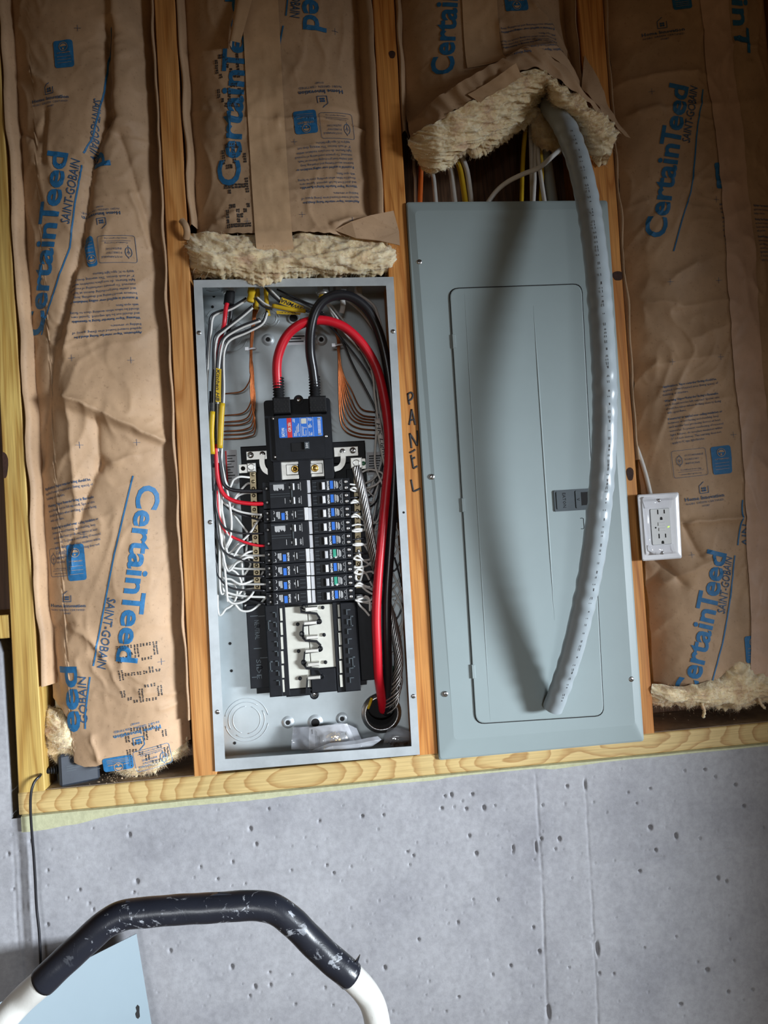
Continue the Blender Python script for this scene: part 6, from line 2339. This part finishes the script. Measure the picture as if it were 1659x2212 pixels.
YO = -.018
mb = MB()
ringmesh(mb, [rq4(oq, YO + .006, .004), rq4(oq, YO + .0025, .004), rq4(inset_q(oq, .035), YO, .004), rq4(inset_q(oq, .16), YO - .0010, .003), rq4(inset_q(oq, .22), YO - .0030, .003)], True, False)
op = mb.build('cover_plate', M['white'], rO); fixn(op)
a, b, z0, z1 = pr(1407, 1099, 1448, 1176, YO - .004)
mb = MB(); mb.prism(rrect(a - .0006, b + .0006, z0 - .0006, z1 + .0006, .002), YO - .0034, YO); mb.build('face_gap', M['dark_grey'], rO)
M['outlet_face'] = plain('outlet_face', (.58, .58, .57), .35, var=.03)
mb = MB(); mb.prism(rrect(a, b, z0, z1, .002), YO - .0044, YO); fcx = mb.build('receptacle_face', M['outlet_face'], rO)
ys = YO - .0047
for (x, y_, w2, h2) in ((1421, 1106, 1.2, 5), (1435, 1105, 1.2, 4.2), (1424, 1158, 1.2, 5), (1438, 1157, 1.2, 4.2)):
    ppart('blade_slot', 'hole', rO, x - w2, y_ - h2, x + w2, y_ + h2, ys, YO - .002)
for (x, y_) in ((1428.5, 1120), (1432, 1171.5)):
    p = at(x, y_, ys); mb = MB()
    mb.prism([(p[0] - .0024, p[2] - .0028), (p[0] + .0024, p[2] - .0028)] + [(p[0] + .0024 * math.cos(t), p[2] + .0004 + .0028 * math.sin(t)) for t in np.linspace(0, math.pi, 9)], ys, YO - .002)
    mb.build('ground_slot', M['hole'], rO)
ppart('reset_button', 'outlet_face', rO, 1422, 1128, 1437, 1135.5, YO - .0056, YO - .002, .0005)
ppart('test_button', 'outlet_face', rO, 1423.5, 1140, 1437.5, 1147, YO - .0056, YO - .002, .0005)
p = at(1416.5, 1140, ys); mb = MB(); mb.disc((p[0], p[2]), .0017, ys, YO - .002, 10); mb.build('test_dot', M['hole'], rO)
m_, nt_, b_ = new_mat('green_indicator'); b_.inputs['Base Color'].default_value = (.35, .75, .05, 1); b_.inputs['Emission Color'].default_value = (.55, 1, .1, 1); b_.inputs['Emission Strength'].default_value = 1.2
M['led'] = m_
p = at(1444, 1138, ys); mb = MB(); mb.prism([(p[0] - .0022, p[2] - .0012), (p[0] + .0014, p[2] - .0006), (p[0] + .0024, p[2] + .0012), (p[0] - .0012, p[2] + .0008)], ys - .0004, YO - .002); mb.build('indicator_light', M['led'], rO, 'small green light')
screw(rO, 1423.5, 1081, YO - .0028, .0034); screw(rO, 1431, 1194, YO - .0028, .0034)
for rows in ([[(1388, 1075, -.003), (1402, 1073, -.006), (1428, 1077, -.0052), (1453, 1073, -.005)], [(1389, 1086, -.003), (1402, 1084, -.0095), (1428, 1087, -.0064), (1451, 1084, -.0060)], [(1391, 1098, -.003), (1403, 1098, -.0075), (1428, 1098, -.0056), (1449, 1097, -.0052)]],
             [[(1397, 1177, -.003), (1409, 1178, -.0075), (1434, 1177, -.0056), (1454, 1175, -.005)], [(1402, 1189, -.003), (1412, 1190, -.0095), (1434, 1188, -.0062), (1457, 1187, -.0058)], [(1404, 1200, -.003), (1416, 1199, -.004), (1436, 1198, -.0042), (1459, 1195, -.004)]],
             [[(1389, 1097, -.003), (1396, 1097, -.0085), (1405, 1098, -.0055)], [(1393, 1140, -.003), (1400, 1140, -.0100), (1407.5, 1140, -.0055)], [(1398, 1178, -.003), (1404, 1178, -.0085), (1410, 1177, -.0055)]]):
    sheet('protective_film', [[(q[0], q[1], YO + q[2]) for q in row] for row in rows], 'film_clear', rO, .0011, 19, 40, 30, 'clear crinkled protective film')
M['box_blue'] = plain('outlet_box', (.03, .05, .09), .5)
a, b, z0, z1 = pr(1392, 1085, 1446, 1196, -.006)
mb = MB(); mb.box(ST['D'][1](.4) + .001, b, -.0105, .050, z0, z1); mb.build('outlet_box', M['box_blue'], rO)

# ================================================================== power adapter on the plate


def atz(px, py, z):
    d = ROT @ np.array([(px - 829.5) / F, 1.0, -(py - 1106.0) / F])
    return CAM + d * ((z - CAM[2]) / d[2])


fl = atz(130, 1702, .0008)
frr = atz(217, 1684, .0008)
ex = frr - fl; wA = np.linalg.norm(ex[:2]); ex = ex / np.linalg.norm(ex); ex[2] = 0
ey = np.array([-ex[1], ex[0], 0])
hA = .056
dA = .046
rAd = empty('power_adapter', fl + ex * wA / 2 + ey * dA / 2, 'black plug-in power adapter resting on the bottom plate under torn paper', 'power adapter')


def A3(u, v, h): return fl + ex * u + ey * v + np.array([0, 0, h])


mb = MB()
c = .004
prof = [(0, c), (0, hA - c), (c, hA), (dA - c, hA), (dA, hA - c), (dA, c), (dA - c, 0), (c, 0)]
V = []
for (u, k) in ((0, c), (c, 0), (wA - c, 0), (wA, c)):
    for (v_, h_) in prof:
        vv = min(max(v_, k), dA - k); h2 = min(max(h_, k), hA - k)
        V.append(A3(u, vv, h2))
Fc = [tuple(range(8)), tuple(reversed(range(24, 32)))]
for r in range(3):
    for i in range(8):
        j = (i + 1) % 8
        Fc.append((r * 8 + j, r * 8 + i, (r + 1) * 8 + i, (r + 1) * 8 + j))
mb.add(V, Fc); ab = mb.build('adapter_body', M['adapter'] if 'adapter' in M else plain('charcoal_plastic', (.035, .042, .055), .42, var=.12), rAd); fixn(ab)
mb = MB()
for (u0, u1, h0, h1) in ((.012, .030, .034, .0352), (.012, .034, .030, .031), (.012, .028, .026, .027), (.050, .068, .020, .021)):
    q = [A3(u0, -.0003, h0), A3(u1, -.0003, h0), A3(u1, -.0003, h1), A3(u0, -.0003, h1)]
    mb.add(q, [(0, 1, 2, 3)])
mb.build('moulded_text', M['dark_grey'], rAd)
sr0 = A3(-.001, dA * .45, .028)
mb = MB()
for k in range(5):
    c_ = sr0 - ex * (.0015 + k * .0042)
    mb.tube([c_ + ex * .0013, c_ - ex * .0013], .0085 - .0011 * k, 10)
mb.tube([sr0 + ex * .001, sr0 - ex * .024], .0036, 8)
mb.build('strain_relief', M['black_soft'], rAd)
tip = sr0 - ex * .024
cpts = [tip, at(86, 1676, -.006), at(74, 1690, -.014), at(67, 1715, -.018), at(66, 1750, -.018), at(69, 1800, -.016), at(73, 1850, -.014), at(76, 1900, -.014), at(79, 1960, -.014), at(85, 2020, -.016), at(88, 2100, -.018), at(90, 2260, -.02)]
mb = MB(); mb.tube(spline(cpts, 8), .0023, 8); mb.build('power_cord', M['black_gloss'], rAd)

# ================================================================== pale metal sheet at lower left
Pt = at(295, 2017, -.020)
Pb = at(342, 2300, -.030)
Pl = atz(-60, 2196, Pt[2] - .004)
dn = Pb - Pt
mb = MB()
Q = [Pl + dn, Pt + dn, Pt, Pl]
nrm = np.cross(Q[1] - Q[0], Q[3] - Q[0]); nrm /= np.linalg.norm(nrm)
if nrm[1] > 0: nrm = -nrm
mb.hexa(Q, [q - nrm * .0016 for q in Q])
M['pale_sheet'] = plain('pale_blue_grey_paint', (.195, .255, .29), .5, var=.04, nscale=6)
sh_ = mb.build('metal_sheet', M['pale_sheet']); fixn(sh_)
tag(sh_, 'pale blue grey metal sheet standing behind the ladder rail at lower left', 'metal sheet')


def ray_plane(px, py):
    d = ROT @ np.array([(px - 829.5) / F, 1.0, -(py - 1106.0) / F])
    return CAM + d * (((Pt - CAM) @ nrm) / (d @ nrm))


kp = []
for (x, y_) in ((293, 2176), (297, 2170), (301, 2174), (301, 2186), (302, 2196), (298, 2201), (294, 2198), (292, 2190), (295, 2184)):
    kp.append(ray_plane(x, y_) + nrm * .0005)
o = mesh_obj('keyhole', kp, [tuple(range(9))], M['hole'], sh_)

# ================================================================== ladder rail in front
YL = -.60
rL = empty('step_ladder', at(430, 2230, YL), 'white tubular ladder handrail wrapped in scuffed black tape', 'ladder')


def scuffed(name, base, mark, thr):
    m, nt, b = new_mat(name)
    n = _noise(nt, 55, 5, .7, _vec(nt, (1, 1, 1)), 1.2)
    r = _ramp(nt, [(thr, base), (thr + .05, mark)])
    nt.links.new(n.outputs[0], r.inputs[0])
    n2 = _noise(nt, 6, 2, .5, _vec(nt))
    r2 = _ramp(nt, [(.42, (0, 0, 0)), (.56, (1, 1, 1))])
    nt.links.new(n2.outputs[0], r2.inputs[0])
    c = mix_rgb(nt, base, r.outputs[0], r2.outputs[0])
    nt.links.new(c, b.inputs['Base Color'])
    b.inputs['Roughness'].default_value = .32
    _bump(nt, b, n.outputs[0], .2, .0015)
    return m


M['scuffed_tape'] = scuffed('scuffed_black_tape', (.016, .018, .026), (.40, .42, .46), .585)
M['white_enamel'] = scuffed('chipped_white_enamel', (.66, .65, .61), (.16, .12, .09), .66)
lp = [(-60, 2330), (-20, 2245), (12, 2200), (50, 2158), (93, 2120), (150, 2066), (200, 2020), (232, 1994), (268, 1977), (320, 1970), (420, 1963), (520, 1957), (565, 1957), (598, 1966), (632, 1992), (668, 2028), (715, 2072), (757, 2108), (786, 2138), (805, 2170), (815, 2210), (820, 2260), (824, 2330)]
LP = pxl([(x, y_, YL + (0 if 93 <= x <= 757 else .01)) for x, y_ in lp], 12)
LP = np.array(LP)
mb = MB(); mb.tube(LP, .0134, 22); mb.build('tube_rail', M['white_enamel'], rL)
ia, ib = 4 * 12, 17 * 12
mb = MB(); mb.tube(LP[ia:ib + 1], .0144, 26, True, True, lambda L, a: 1 + .012 * math.sin(L * 95 + a) + .010 * math.sin(L * 210 - 2 * a)); tw = mb.build('tape_wrap', M['scuffed_tape'], rL, 'scuffed black tape wrap')
for (pts) in ([(208, 1996), (204, 1988), (208, 1978), (216, 1980), (214, 1992)], [(270, 1956), (272, 1946), (282, 1948), (286, 1956)], [(450, 1936), (470, 1930), (500, 1932), (520, 1938)], [(752, 2090), (764, 2084), (778, 2064), (772, 2084), (764, 2096)]):
    W_ = [at(x, y_, YL - .004) for x, y_ in pts]
    n_ = len(W_)
    o = mesh_obj('loose_tape_edge', W_ + [q + np.array([0, .003, 0]) for q in W_], [tuple(range(n_)), tuple(reversed(range(n_, 2 * n_)))] + [((i + 1) % n_, i, n_ + i, n_ + (i + 1) % n_) for i in range(n_)], M['scuffed_tape'], rL)
    fixn(o)

# ================================================================== crumbs and sawdust on the plate
M['dust_crumb'] = plain('sawdust_crumbs', (.36, .26, .16), .8, var=.2)
rc = np.random.default_rng(31)
V, Fc = [], []
for k in range(150):
    if k < 90: p = atz(rc.normal(235, 22), rc.normal(1680, 5), .001)
    else: p = atz(rc.uniform(1425, 1600), rc.normal(1540, 12), .001)
    if p[1] < .004 or p[1] > .13: continue
    s_ = rc.uniform(.0006, .0018)
    d = rc.normal(0, 1, (3, 3)) * s_
    n = len(V)
    V += [p + d[0], p + d[1], p + d[2], p + np.array([0, 0, s_])]
    Fc += [(n, n + 1, n + 2), (n, n + 1, n + 3), (n + 1, n + 2, n + 3), (n, n + 2, n + 3)]
V = np.array(V); V[:, 2] = np.maximum(V[:, 2], .0008)
o = mesh_obj('sawdust', V, Fc, M['dust_crumb'])
tag(o, 'sawdust and wool crumbs scattered on the bottom plate', 'sawdust', kind='stuff')

# prototypes that were never placed have no business in the scene
for o in list(bpy.data.objects):
    if o.type == 'EMPTY' and o.parent is None and 'label' not in o:
        for ch in list(o.children_recursive): bpy.data.objects.remove(ch, do_unlink=True)
        bpy.data.objects.remove(o, do_unlink=True)
